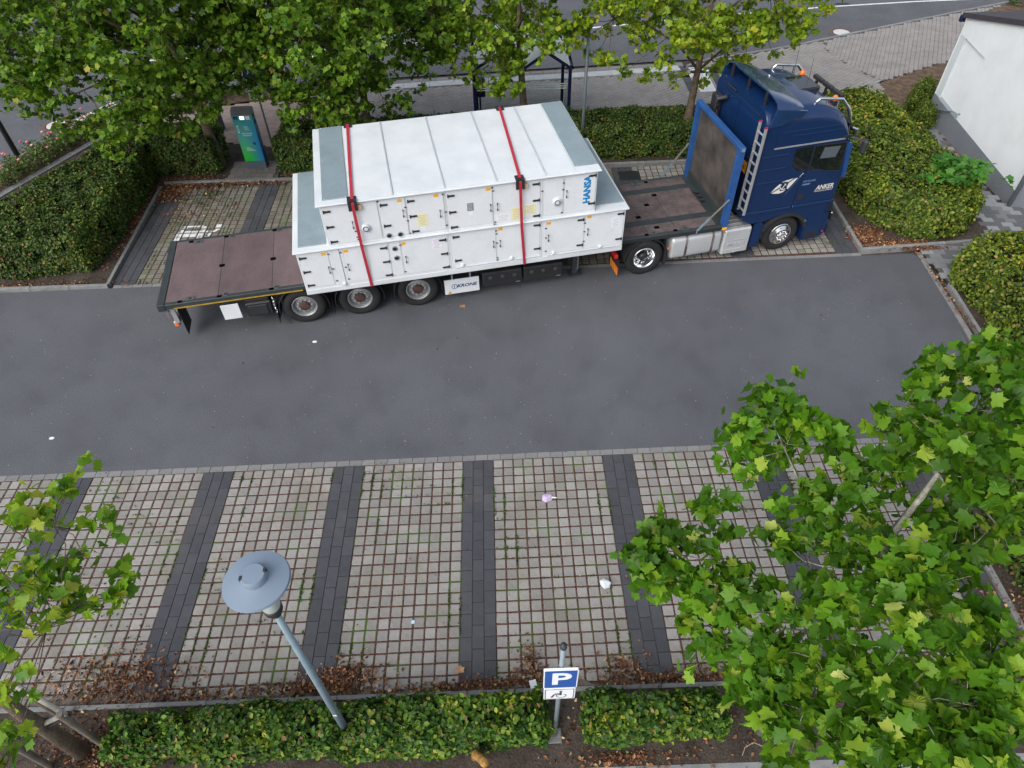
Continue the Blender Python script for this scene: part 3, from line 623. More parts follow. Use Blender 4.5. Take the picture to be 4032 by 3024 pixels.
# ------------------------------------------------------------------ white air handling unit on the trailer
AO = empty('air_handling_unit', (TO[0],TO[1],0), TA, 'large white two storey air handling unit with grey roof ends, strapped on the flatbed', 'machine unit')
T0, T1 = -.36, 2.91
bx('lower_casing', WHITE, AO, 3.33,10.75,T0,T1,1.152,2.295,.006)
bx('upper_casing', WHITE, AO, 4.05,10.0,T0+.004,T1-.004,2.328,3.352,.006)
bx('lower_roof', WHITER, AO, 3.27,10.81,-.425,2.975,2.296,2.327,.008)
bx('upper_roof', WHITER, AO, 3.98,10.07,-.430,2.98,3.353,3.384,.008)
for a, b in ((4.71,5.56),(5.59,6.65),(6.68,7.76),(7.79,8.83),(8.86,9.50)): 
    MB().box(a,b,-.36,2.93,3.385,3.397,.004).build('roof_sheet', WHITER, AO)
for x in (5.575,6.665,7.775,8.845): bx('roof_rib', mat('rib_shade_grey', (.52,.56,.58), .45, metal=.2), AO, x-.011,x+.011,-.36,2.93,3.386,3.416,.004)  # grey on the whitish ribs stands in for their soft shade lines
def cover(x0, x1, y0, y1, z):
    o = MB().box(x0,x1,y0,y1,z,z+.016,.004).build('cover_sheet', GALV, AO)
    mb = MB()
    for x in (x0+.05,x1-.05):
        for y in (y0+.03,(y0+y1)/2,y1-.03): mb.lathe([(z+.016,.014),(z+.028,.012),(z+.030,.001)], (x,y,0), n=8)
    mb.build('bolts', ALU, o)
cover(4.13,4.66,-.235,2.96,3.386); cover(9.53,10.05,-.15,2.96,3.386); cover(3.39,3.99,-.22,2.95,2.328); cover(10.05,10.76,-.14,2.96,2.328)
doors = []
def door(x0, x1, z0, z1, m=None, d=.006):
    o = bx('door_panel', m or WHITE, AO, x0+.006,x1-.006,T0-d,T0,z0,z1,.003); doors.append((x0,x1,z0,z1,o)); return o
for a, b in ((4.08,4.72),(4.74,5.22),(5.24,5.80),(5.82,6.61),(6.67,7.66),(7.68,8.72),(8.80,9.24),(9.26,9.97)): door(a, b, 2.40, 3.30)
for a, b in ((3.36,3.99),(4.31,5.29),(5.31,5.56),(5.58,6.61),(6.68,7.70),(7.72,8.73),(8.87,9.77),(9.79,10.72)): door(a, b, 1.345, 2.235)
door(4.08,4.24,1.30,2.26,d=.014)
sg_ = mat('seam_grey', (.45,.46,.48), .6)
for x0, x1, z0, z1, o in list(doors):
    mbs = MB(); mbs.box(x0-.002,x0+.005,T0-.004,T0-.001,z0,z1); mbs.box(x1-.005,x1+.002,T0-.004,T0-.001,z0,z1); mbs.box(x0+.005,x1-.005,T0-.004,T0-.001,z0-.004,z0+.003); mbs.build('door_gap', sg_, o)
def dpar(x, z):
    for x0, x1, z0, z1, o in doors:
        if x0 <= x <= x1 and z0-.03 <= z <= z1+.03: return o
    return AO
F = T0-.006
def hinge(x, z, right):
    mb = MB(); mb.box(x-.055 if right else x-.09, x+.09 if right else x+.055, F-.022, F, z-.022, z+.022, .006)
    xe = x-.055 if right else x+.055; mb.box(xe-.012,xe+.012,F-.026,F,z-.04,z+.04,.006); return mb.build('hinge', BLACK, dpar(x, z))
for x, z in ((4.17,3.2),(4.17,2.83),(4.18,2.46),(5.34,3.19),(5.35,2.68),(5.91,3.2),(5.92,2.83),(5.93,2.45),(6.76,3.2),(6.77,2.8),(6.78,2.42),(6.79,2.16),(6.80,1.52),(3.44,2.15),(3.45,1.78),(3.46,1.41)): hinge(x, z, True)
for x, z in ((8.63,3.22),(8.64,2.82),(8.65,2.43),(8.66,2.18),(8.67,1.54),(9.69,2.16),(9.70,1.47),(9.90,3.25),(9.91,2.56),(10.64,2.18),(10.65,1.49),(6.51,2.13),(6.52,1.76),(6.53,1.385),(5.20,2.13),(5.21,1.76),(5.22,1.39)): hinge(x, z, False)
def handle(x, z, L_=.18):
    MB().tube([(x,F,z+L_/2-.02),(x,F-.035,z+L_/2),(x,F-.035,z-L_/2),(x,F,z-L_/2+.02)], .012, 8).build('handle', BLACK, dpar(x, z))
for x, z in ((5.73,2.94),(6.51,2.82),(4.65,2.82),(3.94,1.77),(4.36,1.77),(5.64,1.76),(7.61,2.8),(7.76,2.8),(9.31,2.89),(7.64,1.84),(7.79,1.84),(8.92,1.8),(9.86,1.82)): handle(x, z)
def patch(name, m, x0, x1, z0, z1, d=.002, lines=0, lm=None):
    o = bx(name, m, dpar((x0+x1)/2,(z0+z1)/2), x0,x1,F-d,F-.0003,z0,z1)
    if lines:
        mb = MB()
        for k in range(lines):
            z = z1-(z1-z0)*(k+1)/(lines+1); w = (x1-x0)*(.38-.12*((k*37) % 3)/2); c = (x0+x1)/2
            mb.box(c-w,c+w,F-d-.0008,F-d-.0001,z-.005,z+.005)
        mb.build('printed_lines', lm or mat('faint_print', (.42,.42,.40), .7), AO)
    return o
for x, z in ((5.69,3.24),(6.46,3.25),(3.9,2.185),(4.38,2.18),(5.63,2.175),(7.58,3.24),(7.81,2.205),(8.93,2.18),(9.88,2.205)): patch('warning_sticker', STICK, x-.05,x+.05,z-.035,z+.035)
patch('yellow_sheet', PALEY, 6.0,6.23,2.55,2.855,lines=7); patch('yellow_sheet', PALEY, 8.07,8.29,2.39,2.70,lines=6); patch('yellow_sheet', PALEY, 8.35,8.62,2.50,2.73,d=.003,lines=6)
patch('paper_sheet', PAPER, 7.73,8.04,2.40,2.58,lines=4); patch('paper_sheet', PAPER, 10.42,10.63,1.82,2.10,lines=6, lm=mat('blue_grey_print', (.35,.42,.6), .7)); patch('paper_sheet', PAPER, 6.26,6.46,1.92,2.19,lines=7, lm=mat('faded_violet_print', (.45,.33,.5), .7))
patch('type_plate', ZINC, 7.10,7.24,2.775,2.965,d=.004,lines=5); patch('seal_tag', PAPER, 7.13,7.21,2.66,2.74); patch('seal_tag', PAPER, 6.06,6.15,2.48,2.52)
for x, z in ((5.36,2.435),(5.60,2.43),(5.43,2.08),(5.44,1.83)):
    o = MB().lathe([(F,.062),(F-.02,.06),(F-.024,.045)], (x,0,z), 'y', 20).build('port_collar', mat('cable_gland_grey', (.25,.27,.28), .5), AO); MB().lathe([(F-.014,.05),(F-.016,.001)], (x,0,z), 'y', 18).build('port_opening', BLACK, o)
for x, z in ((4.90,2.70),(9.10,2.72)):
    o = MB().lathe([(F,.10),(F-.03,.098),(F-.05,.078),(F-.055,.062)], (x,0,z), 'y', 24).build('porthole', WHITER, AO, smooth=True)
    MB().lathe([(F-.05,.066),(F-.064,.064),(F-.064,.050),(F-.05,.046)], (x,0,z), 'y', 24).build('porthole_ring', mat('grey_ring', (.13,.13,.17), .5), o)
    MB().lathe([(F-.052,.046),(F-.058,.001)], (x,0,z), 'y', 20).build('porthole_glass', WHITE, o)
text('HANSA', .205, (9.785, F-.001, 2.915), (math.pi/2, -math.pi/2, 0), HBLUE, AO, bold=.011, sx=1.0)
mb = MB()
for x, z in ((4.43,3.33),(6.1,3.33),(7.2,3.33),(9.6,3.335),(6.0,2.26),(7.0,2.265),(8.4,2.265),(9.2,2.262),(10.3,2.26),(4.85,2.26)): mb.box(x-.05,x+.05,T0-.004,T0,z-.012,z+.012)
mb.build('vent_slots', mat('slot_grey', (.42,.43,.45), .6), AO)
mb = MB()
for x, z in ((4.69,2.5),(4.68,2.65),(4.7,2.44),(5.24,3.29),(5.79,3.07),(5.8,2.74),(5.81,2.42),(6.6,3.26),(6.62,2.5),(6.63,2.83),(7.66,3.27),(7.68,3.19),(7.7,2.41),(7.68,2.36),(8.76,3.03),(9.24,3.16),(9.22,2.42),(9.23,3.0),(4.0,2.17),(4.26,2.17),(4.02,1.77),(4.30,1.77),(4.04,1.44),(4.31,1.44),(5.56,2.15),(5.58,1.42),(7.71,2.18),(7.72,2.1),(7.72,1.85),(7.72,1.44),(7.72,1.38),(8.86,2.06),(8.87,1.8),(8.87,1.43),(9.78,2.06),(9.78,1.83),(9.78,1.56)): mb.box(x-.022,x+.022,F-.016,F,z-.014,z+.014,.004)
mb.build('turn_latches', mat('latch_dark', (.06,.06,.075), .5), AO)
mb = MB()
for x, z in ((6.9,1.385),(8.05,1.385),(9.05,1.36),(10.2,1.355),(4.2,1.33)): mb.lathe([(T0-.0,.04),(T0-.05,.036),(T0-.06,.001)], (x,0,z), 'y', 10)
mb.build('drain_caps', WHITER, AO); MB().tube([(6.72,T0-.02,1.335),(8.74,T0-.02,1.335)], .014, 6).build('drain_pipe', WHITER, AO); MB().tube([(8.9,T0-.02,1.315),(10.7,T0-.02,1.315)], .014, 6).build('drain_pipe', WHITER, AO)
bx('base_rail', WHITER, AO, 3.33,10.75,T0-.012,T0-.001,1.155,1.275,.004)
for x in (6.64,8.765):
    bx('module_seam', mat('seam_grey', (.45,.46,.48), .6), AO, x-.004,x+.004,T0-.003,T0+.001,1.28,2.294); bx('module_seam', mat('seam_grey', (.45,.46,.48), .6), AO, x-.004,x+.004,T0-.003,T0+.001,2.33,3.35)
# red lashing straps over the unit
def strap(name, sb_, sn, sf, lab):
    o = empty(name, TO, TA, lab, 'strap', 'red straps over the white unit'); h = .032
    P = [(sb_,-.02,1.07),(sb_,-.385,1.15),(sn+.25*(sb_-sn),-.44,2.26),(sn+.22*(sb_-sn),-.445,2.34),(sn,-.452,3.34),(sn,-.437,3.404),(sn+.01,-.33,3.432),(sn*.5+sf*.5,1.2,3.438),(sf,2.94,3.432),(sf,3.0,3.37),(sf,2.94,1.2),(sf,2.56,1.07)]
    v = []; f = []
    for i, p in enumerate(P): v += [(p[0]-h,p[1],p[2]),(p[0]+h,p[1],p[2])]
    v2 = []
    for i, p in enumerate(P):
        a = Vector(P[min(i+1,len(P)-1)])-Vector(P[max(i-1,0)]); n = Vector((0,-a.z,a.y)).normalized()*-.004
        v2 += [(p[0]-h,p[1]+n.y,p[2]+n.z),(p[0]+h,p[1]+n.y,p[2]+n.z)]
    N = len(v); 
    for i in range(len(P)-1):
        f += [(2*i,2*i+1,2*i+3,2*i+2),(N+2*i,N+2*i+2,N+2*i+3,N+2*i+1),(2*i,2*i+2,N+2*i+2,N+2*i),(2*i+1,N+2*i+1,N+2*i+3,2*i+3)]
    MB().add(v+v2, f).build('webbing', REDST, o)
    for y, s_, sx_ in ((-.43,-1,sn),(2.98,1,sf)):
        mb = MB(); mb.box(sx_-.095,sx_-.04,y+s_*.004,y+s_*.034,3.19,3.425,.004); mb.box(sx_+.04,sx_+.095,y+s_*.004,y+s_*.034,3.19,3.425,.004); mb.box(sx_-.095,sx_+.095,y+s_*.004,y+s_*.012,3.19,3.425); mb.box(sx_-.095,sx_+.095,y-s_*.17,y+s_*.004,3.402,3.424,.004); mb.build('edge_protector', BLACK, o)
    bx('timber_pad', mat('pad_wood', (.55,.36,.2), .8), o, sn-.0,sn+.17,-.43,-.372,3.18,3.28,.003)
    return o
strap('lashing_strap', 4.78, 4.73, 4.81, 'red lashing strap over the end of the white unit nearer the bare trailer floor')
strap('lashing_strap', 8.36, 8.26, 8.49, 'red lashing strap over the end of the white unit nearer the blue cab')
# grey straps holding the headboard
def gstrap(a, b, lab):
    o = empty('tension_strap', TO, TA, lab, 'strap', 'grey straps bracing the headboard'); a = Vector(a); b = Vector(b); d = (b-a).normalized(); s_ = Vector((0,1,0)).cross(d).normalized(); w = Vector((0,1,0))*.026
    def rib(p, q, m, n, ww): 
        w_ = s_*ww; e = Vector((0,.0025,0)); MB().add([p-w_-e,p+w_-e,q+w_-e,q-w_-e,p-w_+e,p+w_+e,q+w_+e,q-w_+e], [(0,1,2,3),(7,6,5,4),(0,4,5,1),(1,5,6,2),(2,6,7,3),(3,7,4,0)]).build(n, m, o)
    rib(a, a+(b-a)*.42, mat('blue_grey_handle', (.10,.20,.27), .5, col2=(.28,.31,.32), vscale=4), 'ratchet', .034); rib(a+(b-a)*.40, b, GREYST, 'webbing', .025)
    MB().tube([a+Vector((0,0,-.08)),a], .012, 6).build('hook', ZINC, o)
gstrap((12.83,-.015,1.13), (13.5,-.03,1.92), 'grey ratchet strap bracing the near end of the blue headboard')
gstrap((12.83,2.565,1.13), (13.5,2.58,2.05), 'grey ratchet strap bracing the far end of the blue headboard, by the hedge')
# ------------------------------------------------------------------ blue truck (local x forward from the drive axle)
KO = (3.362,15.321,0); KA = .218120
tk = empty('truck', KO, KA, 'dark blue articulated truck cab with chrome wheels and roof beacons', 'truck')
HW = 1.25
def zbot(x):
    P = [(2.52,1.19),(2.6,1.14),(2.78,1.06),(3.1,1.03),(3.2,1.04),(3.3,1.09),(3.5,1.14),(3.8,1.15),(4.0,1.13),(4.2,.99),(4.3,.85),(4.36,.66),(4.4,.50),(4.41,.24),(4.9,.22),(5.05,.28),(5.12,.45),(5.18,.6)]
    return float(np.interp(x, [p[0] for p in P], [p[1] for p in P]))
def ztop(x):
    P = [(2.52,3.90),(2.9,3.935),(3.6,3.915),(3.95,3.88),(4.2,3.81),(4.4,3.72),(4.55,3.62),(4.68,3.49),(4.78,3.34),(4.86,3.14),(4.93,2.90),(5.0,2.55),(5.08,2.05),(5.14,1.55),(5.18,1.40)]
    return float(np.interp(x, [p[0] for p in P], [p[1] for p in P]))
def cab():
    xs = [2.52,2.55,2.7,2.9,3.1,3.2,3.3,3.4,3.5,3.7,3.9,4.05,4.2,4.28,4.33,4.37,4.40,4.415,4.5,4.6,4.68,4.74,4.78,4.83,4.86,4.9,4.93,4.97,5.0,5.04,5.08,5.12,5.14,5.18]
    v = []; f = []; rows = []
    for x in xs:
        zb, zt = zbot(x), ztop(x); w = HW-(.02 if x < 2.53 else 0); k = max(0, (x-4.75)/.43); w -= .16*k**2.2
        rt = min(.30, (zt-zb)*.45); camber = .05; ring = []
        for q in range(7): ring.append((-w, zb+(zt-rt-zb)*q/6))
        for q in range(1, 9):
            a = math.pi/2*q/8; ring.append((-w+rt*(1-math.cos(a))**.9, zt-rt+rt*math.sin(a)))
        for q in range(1, 8):
            u = q/8; yy = -w+rt+(2*w-2*rt)*u; ring.append((yy, zt+camber*(1-(2*u-1)**2)))
        rr = [(-y, z) for y, z in reversed(ring[:15])]
        ring = ring+rr; rows.append([(x, y, z) for y, z in ring])
    L_ = len(rows[0])
    for r in rows: v += r
    for i in range(len(rows)-1):
        for j in range(L_-1): f.append((i*L_+j, i*L_+j+1, (i+1)*L_+j+1, (i+1)*L_+j))
        f.append((i*L_+L_-1, i*L_, (i+1)*L_, (i+1)*L_+L_-1))
    f.append(tuple(range(L_))[::-1]); f.append(tuple(range((len(rows)-1)*L_, len(rows)*L_)))
    f = [tuple(reversed(q)) for q in f]
    me = bpy.data.meshes.new('cab_body'); me.from_pydata(v, [], f); me.update()
    o = link('cab_body', me, CABBLUE, tk); me.polygons.foreach_set('use_smooth', [True]*(len(f)-2)+[False]*2)
    try: me.set_sharp_from_angle(angle=math.radians(40))
    except Exception: pass
    return o
cb = cab()
Y = -HW
def side(name, poly, m, d=.006, parent=None, both=True, base=0.0):
    o = MB().prism(poly, 'y', Y-base, Y-base-d).build(name, m, parent or tk)
    if both: MB().prism(poly, 'y', -Y+base, -Y+base+d).build(name, m, parent or tk)
    return o
SEAM = mat('panel_gap', (.003,.005,.018), .6)
CABL = CABBLUE
side('side_fairing', [(2.50,1.20),(2.55,1.15),(2.76,1.06),(2.885,1.04),(2.865,2.2),(2.845,3.3),(2.80,3.62),(2.56,3.62),(2.50,2.3)], CABBLUE, .018)
dr = side('door', [(3.83,1.40),(4.93,1.40),(4.97,1.75),(4.95,2.24),(4.86,3.00),(3.92,3.00),(3.95,2.35),(3.86,1.95)], CABBLUE, .010)
side('door_window', [(3.98,2.34),(4.25,2.34),(4.45,2.27),(4.60,2.25),(4.85,2.22),(4.78,2.94),(3.96,2.965)], GLASSD, .004, dr, base=.010)
side('window_frame', [(3.955,2.31),(4.24,2.315),(4.45,2.245),(4.60,2.225),(4.88,2.195),(4.80,2.97),(3.93,2.99)], BLACK, .002, dr, base=.010)
side('quarter_window', [(3.46,2.955),(3.925,2.985),(3.94,2.36),(3.68,2.35),(3.46,2.545)], GLASSD, .006)
side('headrest_shape', [(4.18,2.62),(4.60,2.60),(4.66,2.88),(4.22,2.90)], mat('grey_headrest', (.085,.10,.12), .5), .0015, dr, base=.0142)  # flat grey piece on the glass, stands in for the headrest inside
side('door_handle', [(3.88,1.55),(4.05,1.53),(4.05,1.68),(3.88,1.69)], BLACKG, .014, dr, base=.010)
side('trim_strip', [(2.86,3.035),(4.72,3.035),(4.72,3.068),(2.86,3.068)], ALU, .012)
bx('sill_ledge', CABBLUE, tk, 2.54,3.80,-HW-.030,-HW,1.30,1.385,.018); bx('sill_ledge', CABBLUE, tk, 3.83,5.02,-HW-.030,-HW,1.30,1.385,.018)
side('panel_gap', [(3.808,1.06),(3.822,1.06),(3.84,1.95),(3.93,2.33),(3.916,2.35),(3.826,1.95)], SEAM, .003)
for z, a, b in ((2.86,2.62,3.32),(2.52,2.60,3.30),(2.17,2.62,3.36)): bx('swage', CABBLUE, tk, a,b,-HW-.024,-HW-.002,z-.022,z+.022,.016)
for z, a, b in ((3.42,2.98,4.5),(3.30,3.3,4.6)): bx('swage', CABBLUE, tk, a,b,-HW-.008,-HW+.004,z-.016,z+.016,.008)
# front: windscreen, grille, bumper, lamps, visor
mb = MB(); mb.add([(4.945,-1.02,2.93),(4.945,1.02,2.93),(5.115,1.08,1.92),(5.115,-1.08,1.92)], [(0,3,2,1)]); mb.add([(4.955,-1.02,2.93),(4.955,1.02,2.93),(5.125,1.08,1.92),(5.125,-1.08,1.92)], [(0,3,2,1)]); mb.build('windscreen', GLASSD, tk)
for z in (.75,.95,1.15,1.35,1.55): bx('grille_bar', BLACK, tk, 5.17,5.21,-.85,.85,z-.05,z+.05,.015)
mb = MB().box(5.05,5.24,-1.17,1.17,.24,.62,.05); mb.build('bumper', CABBLUE, tk)
for y in (-1.0,1.0): bx('headlight', GLASSD, tk, 5.15,5.22,y-.2,y+.2,.66,.92,.04)
MB().prism([(4.80,3.34),(5.08,3.04),(5.10,3.08),(4.83,3.38)], 'y', -1.1, 1.1).build('sun_visor', BLACK, tk)
side('corner_fairing', [(4.80,2.95),(4.93,2.92),(5.05,2.05),(4.97,2.02)], mat('blue_fairing', (.018,.06,.20), .35, coat=.4), .06)
side('corner_fairing', [(4.93,2.03),(5.08,2.03),(5.08,1.99),(4.93,1.99)], BLACK, .08)
# steps
side('step_panel', [(4.44,.27),(4.92,.25),(5.05,.36),(5.02,.98),(4.42,1.02),(4.42,.6)], CABBLUE, .012)
side('step_well', [(4.47,.31),(4.84,.30),(4.88,.43),(4.47,.47)], BLACK, .003, base=.012)
MB().lathe([(-HW-.012,.035),(-HW-.03,.033),(-HW-.035,.001)], (4.36,0,.86), 'y', 14).build('fog_lamp', CHROME, tk); MB().lathe([(-HW-.002,.03),(-HW-.02,.028),(-HW-.022,.001)], (5.0,0,.42), 'y', 12).build('side_reflector', REDL, tk)
side('panel_gap', [(4.925,.4),(4.937,.4),(4.985,1.29),(4.973,1.29)], SEAM, .003, base=.012)
# wheel arch trims
def arc(name, cx, cz, r0_, r1_, a0, a1, y0, y1, m, parent, n=14):
    mb = MB()
    for k in range(n):
        t0, t1 = a0+(a1-a0)*k/n, a0+(a1-a0)*(k+1)/n
        P = [(cx+r_*math.cos(t), yy, cz+r_*math.sin(t)) for t in (t0,t1) for yy in (y0,y1) for r_ in (r0_,r1_)]
        mb.add(P, [(0,1,3,2),(4,6,7,5),(1,5,7,3),(0,2,6,4),(0,4,5,1),(2,3,7,6)])
    return mb.build(name, m, parent)
for s_ in (-1,1): arc('wheel_arch', 3.79, .48, .60, .69, .25, 2.75, s_*1.265, s_*.85, BLACKG, tk)
for s_ in (-1,1):
    bx('wheel_well', BLACK, tk, 3.2,4.36,s_*1.20,s_*.72,1.13,1.16)
    wheel(tk, 3.79, s_*1.215, .505, .505, .33, 'front', s_); wheel(tk, 0.0, s_*1.25, .505, .505, .29, 'drive', s_); wheel(tk, 0.0, s_*.91, .505, .505, .29, 'trailer', s_)
    arc('mudguard', 0, .505, .555, .572, .15, 1.2, s_*1.27, s_*.62, BLACKG, tk, 8); arc('mudguard', 0, .505, .555, .572, 1.95, 3.1, s_*1.27, s_*.62, BLACKG, tk, 8); arc('mudguard', 0, .545, .555, .575, 1.15, 2.0, s_*1.22, s_*.62, BLACKG, tk, 8)
    bx('mud_flap', BLACK, tk, -.70,-.685,s_*1.27,s_*.62,.12,.62); bx('marker_board', REDOR, tk, -.715,-.70,s_*1.26,s_*.75,.14,.36); bx('rear_lamp', REDL, tk, -.80,-.70,s_*1.22,s_*.85,.62,.74,.02)
    bx('mudguard_end', BLACKG, tk, .54,.58,s_*1.27,s_*.7,.20,.62,.01)
mb = MB()
for k in range(4): mb.add([(-.7166,-1.26+.13*k,.14),(-.7166,-1.20+.13*k,.14),(-.7166,-1.13+.13*k,.36),(-.7166,-1.19+.13*k,.36)], [(0,3,2,1)])
mb.build('marker_stripes', mat('marker_yellow', (.75,.33,.02), .4), tk)
MB().lathe([(-1.262,.04),(-1.28,.038),(-1.284,.001)], (.60,0,.72), 'y', 4, .785, .785+2*math.pi).build('side_marker', ORANGE, tk)
mb = MB()
for y in (-.42,.34): mb.box(-.9,5.0,y,y+.08,.72,.98,.01)
mb.box(-.9,-.82,-.42,.42,.74,.94); mb.build('chassis', BLACKG, tk); MB().tube([(3.79,-1.0,.5),(3.79,1.0,.5)], .08, 10).build('axle', BLACKG, tk); MB().tube([(0,-1.0,.5),(0,1.0,.5)], .1, 10).build('axle', BLACKG, tk)
mb = MB(); mb.lathe([(.98,.45),(1.02,.44),(1.02,.001)], (.55,0,0), n=24); mb.build('fifth_wheel', BLACKG, tk)
# fuel tank with two straps
def rrect(y0, y1, z0, z1, r, n=5):
    P = []
    for cx, cz, a in ((y1-r,z1-r,0),(y0+r,z1-r,90),(y0+r,z0+r,180),(y1-r,z0+r,270)):
        for k in range(n+1): t = math.radians(a+90*k/n); P.append((cx+r*math.cos(t), cz+r*math.sin(t)))
    return P
def loft(sections, m, name, parent):
    v = []; f = []; L_ = len(sections[0][1])
    for x, ring in sections: v += [(x, y, z) for y, z in ring]
    for i in range(len(sections)-1):
        for j in range(L_): f.append((i*L_+j, i*L_+(j+1)%L_, (i+1)*L_+(j+1)%L_, (i+1)*L_+j))
    f.append(tuple(range(L_))[::-1]); f.append(tuple(range((len(sections)-1)*L_, len(sections)*L_)))
    o = MB().add(v, f).build(name, m, parent, smooth=True)
    try: o.data.set_sharp_from_angle(angle=math.radians(50))
    except Exception: pass
    return o
def shr(d): return rrect(-1.24+d,-.55-d,.285+d,.95-d,.15)
ft = loft([(.70,shr(.05)),(.72,shr(.02)),(.75,shr(.004)),(.78,shr(0)),(2.0,shr(0)),(2.03,shr(.004)),(2.06,shr(.02)),(2.08,shr(.05))], TANKS, 'fuel_tank', tk)
for x in (1.10,1.82): loft([(x-.03,rrect(-1.249,-.54,.277,.959,.155)),(x+.03,rrect(-1.249,-.54,.277,.959,.155))], mat('rusty_tank_strap', (.09,.06,.055), .5, metal=.4, col2=(.28,.27,.26), vscale=3), 'tank_strap', ft)
MB().lathe([(.94,.075),(.985,.072),(.99,.05),(1.0,.001)], (1.40,-1.0,0), n=16).build('filler_cap', BLACK, ft)
# silver side cabinet and catwalk
cbx = MB().box(2.13,2.88,-1.25,-.62,.19,.93,.035).build('battery_cabinet', TANKS, tk)
MB().box(2.22,2.80,-1.262,-1.25,.33,.345,.004).build('press_line', TANKS, cbx); MB().box(2.24,2.78,-1.262,-1.25,.60,.612,.004).build('press_line', mat('press_shadow_grey', (.30,.31,.33), .5), cbx)
text('MAN', .17, (2.51,-1.2515,.48), RX, mat('embossed_grey', (.47,.48,.50), .4, metal=.3), cbx, ext=.004, sx=1.35, bold=.003)
mb = MB()
for x, z in ((2.20,.84),(2.50,.86),(2.80,.84),(2.22,.24),(2.5,.23),(2.8,.24)): mb.lathe([(-1.25,.02),(-1.262,.016),(-1.264,.001)], (x,0,z), 'y', 8)
mb.build('bolts', ALU, cbx)
cw = bx('catwalk', ALU, tk, 1.95,2.62,-1.15,.9,.985,1.0,.004)
for k in range(12): bx('catwalk_rib', ALU, cw, 1.97,2.60,-1.10+k*.16,-1.07+k*.16,1.0,1.022,.004)
mb = MB().box(2.14,2.86,-1.2,-.65,.932,.94); mb.build('cabinet_top', ALU, cbx)
for k in range(4): bx('cabinet_rib', ALU, cbx, 2.16,2.84,-1.16+k*.14,-1.13+k*.14,.94,.96,.004)
side('rear_skirt', [(2.92,.30),(3.14,.28),(3.16,.96),(3.06,1.05),(2.92,1.0)], CABBLUE, .06, base=-.06)
bx('bracket', BLACK, tk, 3.12,3.26,-1.22,-.9,.45,.9,.02)
# roof gear
def spoiler():
    v = []; f = []; n = 26
    for k in range(n+1):
        u = -1+2*k/n; y = 1.27*u; e = abs(u)
        zr = 4.25-.16*max(0,(e-.62)/.38)**1.6-.12*max(0,(e-.88)/.12)**2; zf = ztop(3.45)+.05*(1-u*u)+.012; xf = 3.42+.06*(1-u*u)-.05*e**3; xr = 2.60+.10*e**3
        if e > .97: zr -= .06; zf -= .18
        rowp = []
        for q in range(6):
            t = q/5; x = xr+(xf-xr)*t; z = zr+(zf-zr)*(t**1.25); rowp.append((x, y, z))
        rowp += [(x, y, z-.035) for x, y, z in reversed(rowp)]
        v += rowp
    L_ = 12
    for k in range(n):
        for j in range(L_): f.append((k*L_+j, (k+1)*L_+j, (k+1)*L_+(j+1)%L_, k*L_+(j+1)%L_))
    f.append(tuple(range(L_))); f.append(tuple(range(n*L_, n*L_+L_))[::-1])
    o = MB().add(v, f).build('roof_spoiler', mat('weathered_blue_paint', (.012,.038,.115), .2, var=.2, vscale=2, coat=.6), tk, smooth=True)
    try: o.data.set_sharp_from_angle(angle=math.radians(45))
    except Exception: pass
    for y in (-1.27,1.27):
        s_ = 1 if y > 0 else -1; MB().prism([(2.58,3.60),(2.88,3.62),(3.42,3.86),(3.44,3.90),(2.74,4.0),(2.66,4.02)], 'y', y-.02*s_, y+.012*s_).build('spoiler_cheek', mat('weathered_blue_paint', (.02,.06,.16), .25), o)
spoiler()
for y in (-.8,0,.8): bx('spoiler_stay', BLACK, tk, 2.6,2.64,y-.03,y+.03,3.85,4.22)
rz = 3.98
hf = MB().prism(rrect(3.62,4.32,-.38,.38,.10), 'z', 3.86, 3.935).build('roof_hatch', BLACK, tk)
MB().prism(rrect(3.67,4.27,-.33,.33,.08), 'z', 3.935, 3.945).build('hatch_glass', GLASSD, hf)
def zt_(x, y): return ztop(x)+.05*(1-(y/.95)**2) if abs(y) < .95 else ztop(x)-.3*(1-math.sqrt(max(0,1-((abs(y)-.95)/.3)**2)))
for s_ in (-1,1):
    y = s_*.98
    MB().tube([(3.78,y,zt_(3.78,y)-.02),(3.90,y,3.99),(4.50,y,3.90),(4.78,y,3.62),(4.90,y*1.02,3.32),(4.94,y*1.02,3.05)], .036, 10).build('roof_bar', CHROME, tk, smooth=True)
    mb = MB()
    for x, z in ((4.1,3.92),(4.4,3.86),(4.66,3.70)): mb.tube([(x,y,z),(x,y+.0,zt_(x,y)-.02)], .014, 6)
    mb.build('bar_foot', CHROME, tk)
    b_ = MB().lathe([(3.66,.085),(3.76,.08),(3.76,.001)], (4.50,s_*.72,0), n=16).build('beacon_base', BLACK, tk)
    MB().lathe([(3.765,.062),(3.82,.064),(3.86,.05),(3.88,.025),(3.885,.001)], (4.50,s_*.72,0), n=18).build('beacon', ORANGE, tk, smooth=True)
for k in range(3):
    y = .45-k*.42; lb = bx('light_bar', BLACKG, tk, 4.76,4.86,y-.19,y+.19,3.70,3.79,.012); bx('light_lens', GLASSD, lb, 4.86,4.865,y-.17,y+.17,3.715,3.775)
    bx('light_bracket', BLACK, tk, 4.74,4.80,y-.02,y+.02,3.40,3.71)
for x, y, h_ in ((4.30,.78,.75),(4.52,.42,.62)): MB().tube([(x,y,zt_(x,y)-.01),(x-.05,y,zt_(x,y)+h_)], [.006,.003], 5).build('aerial', BLACK, tk)
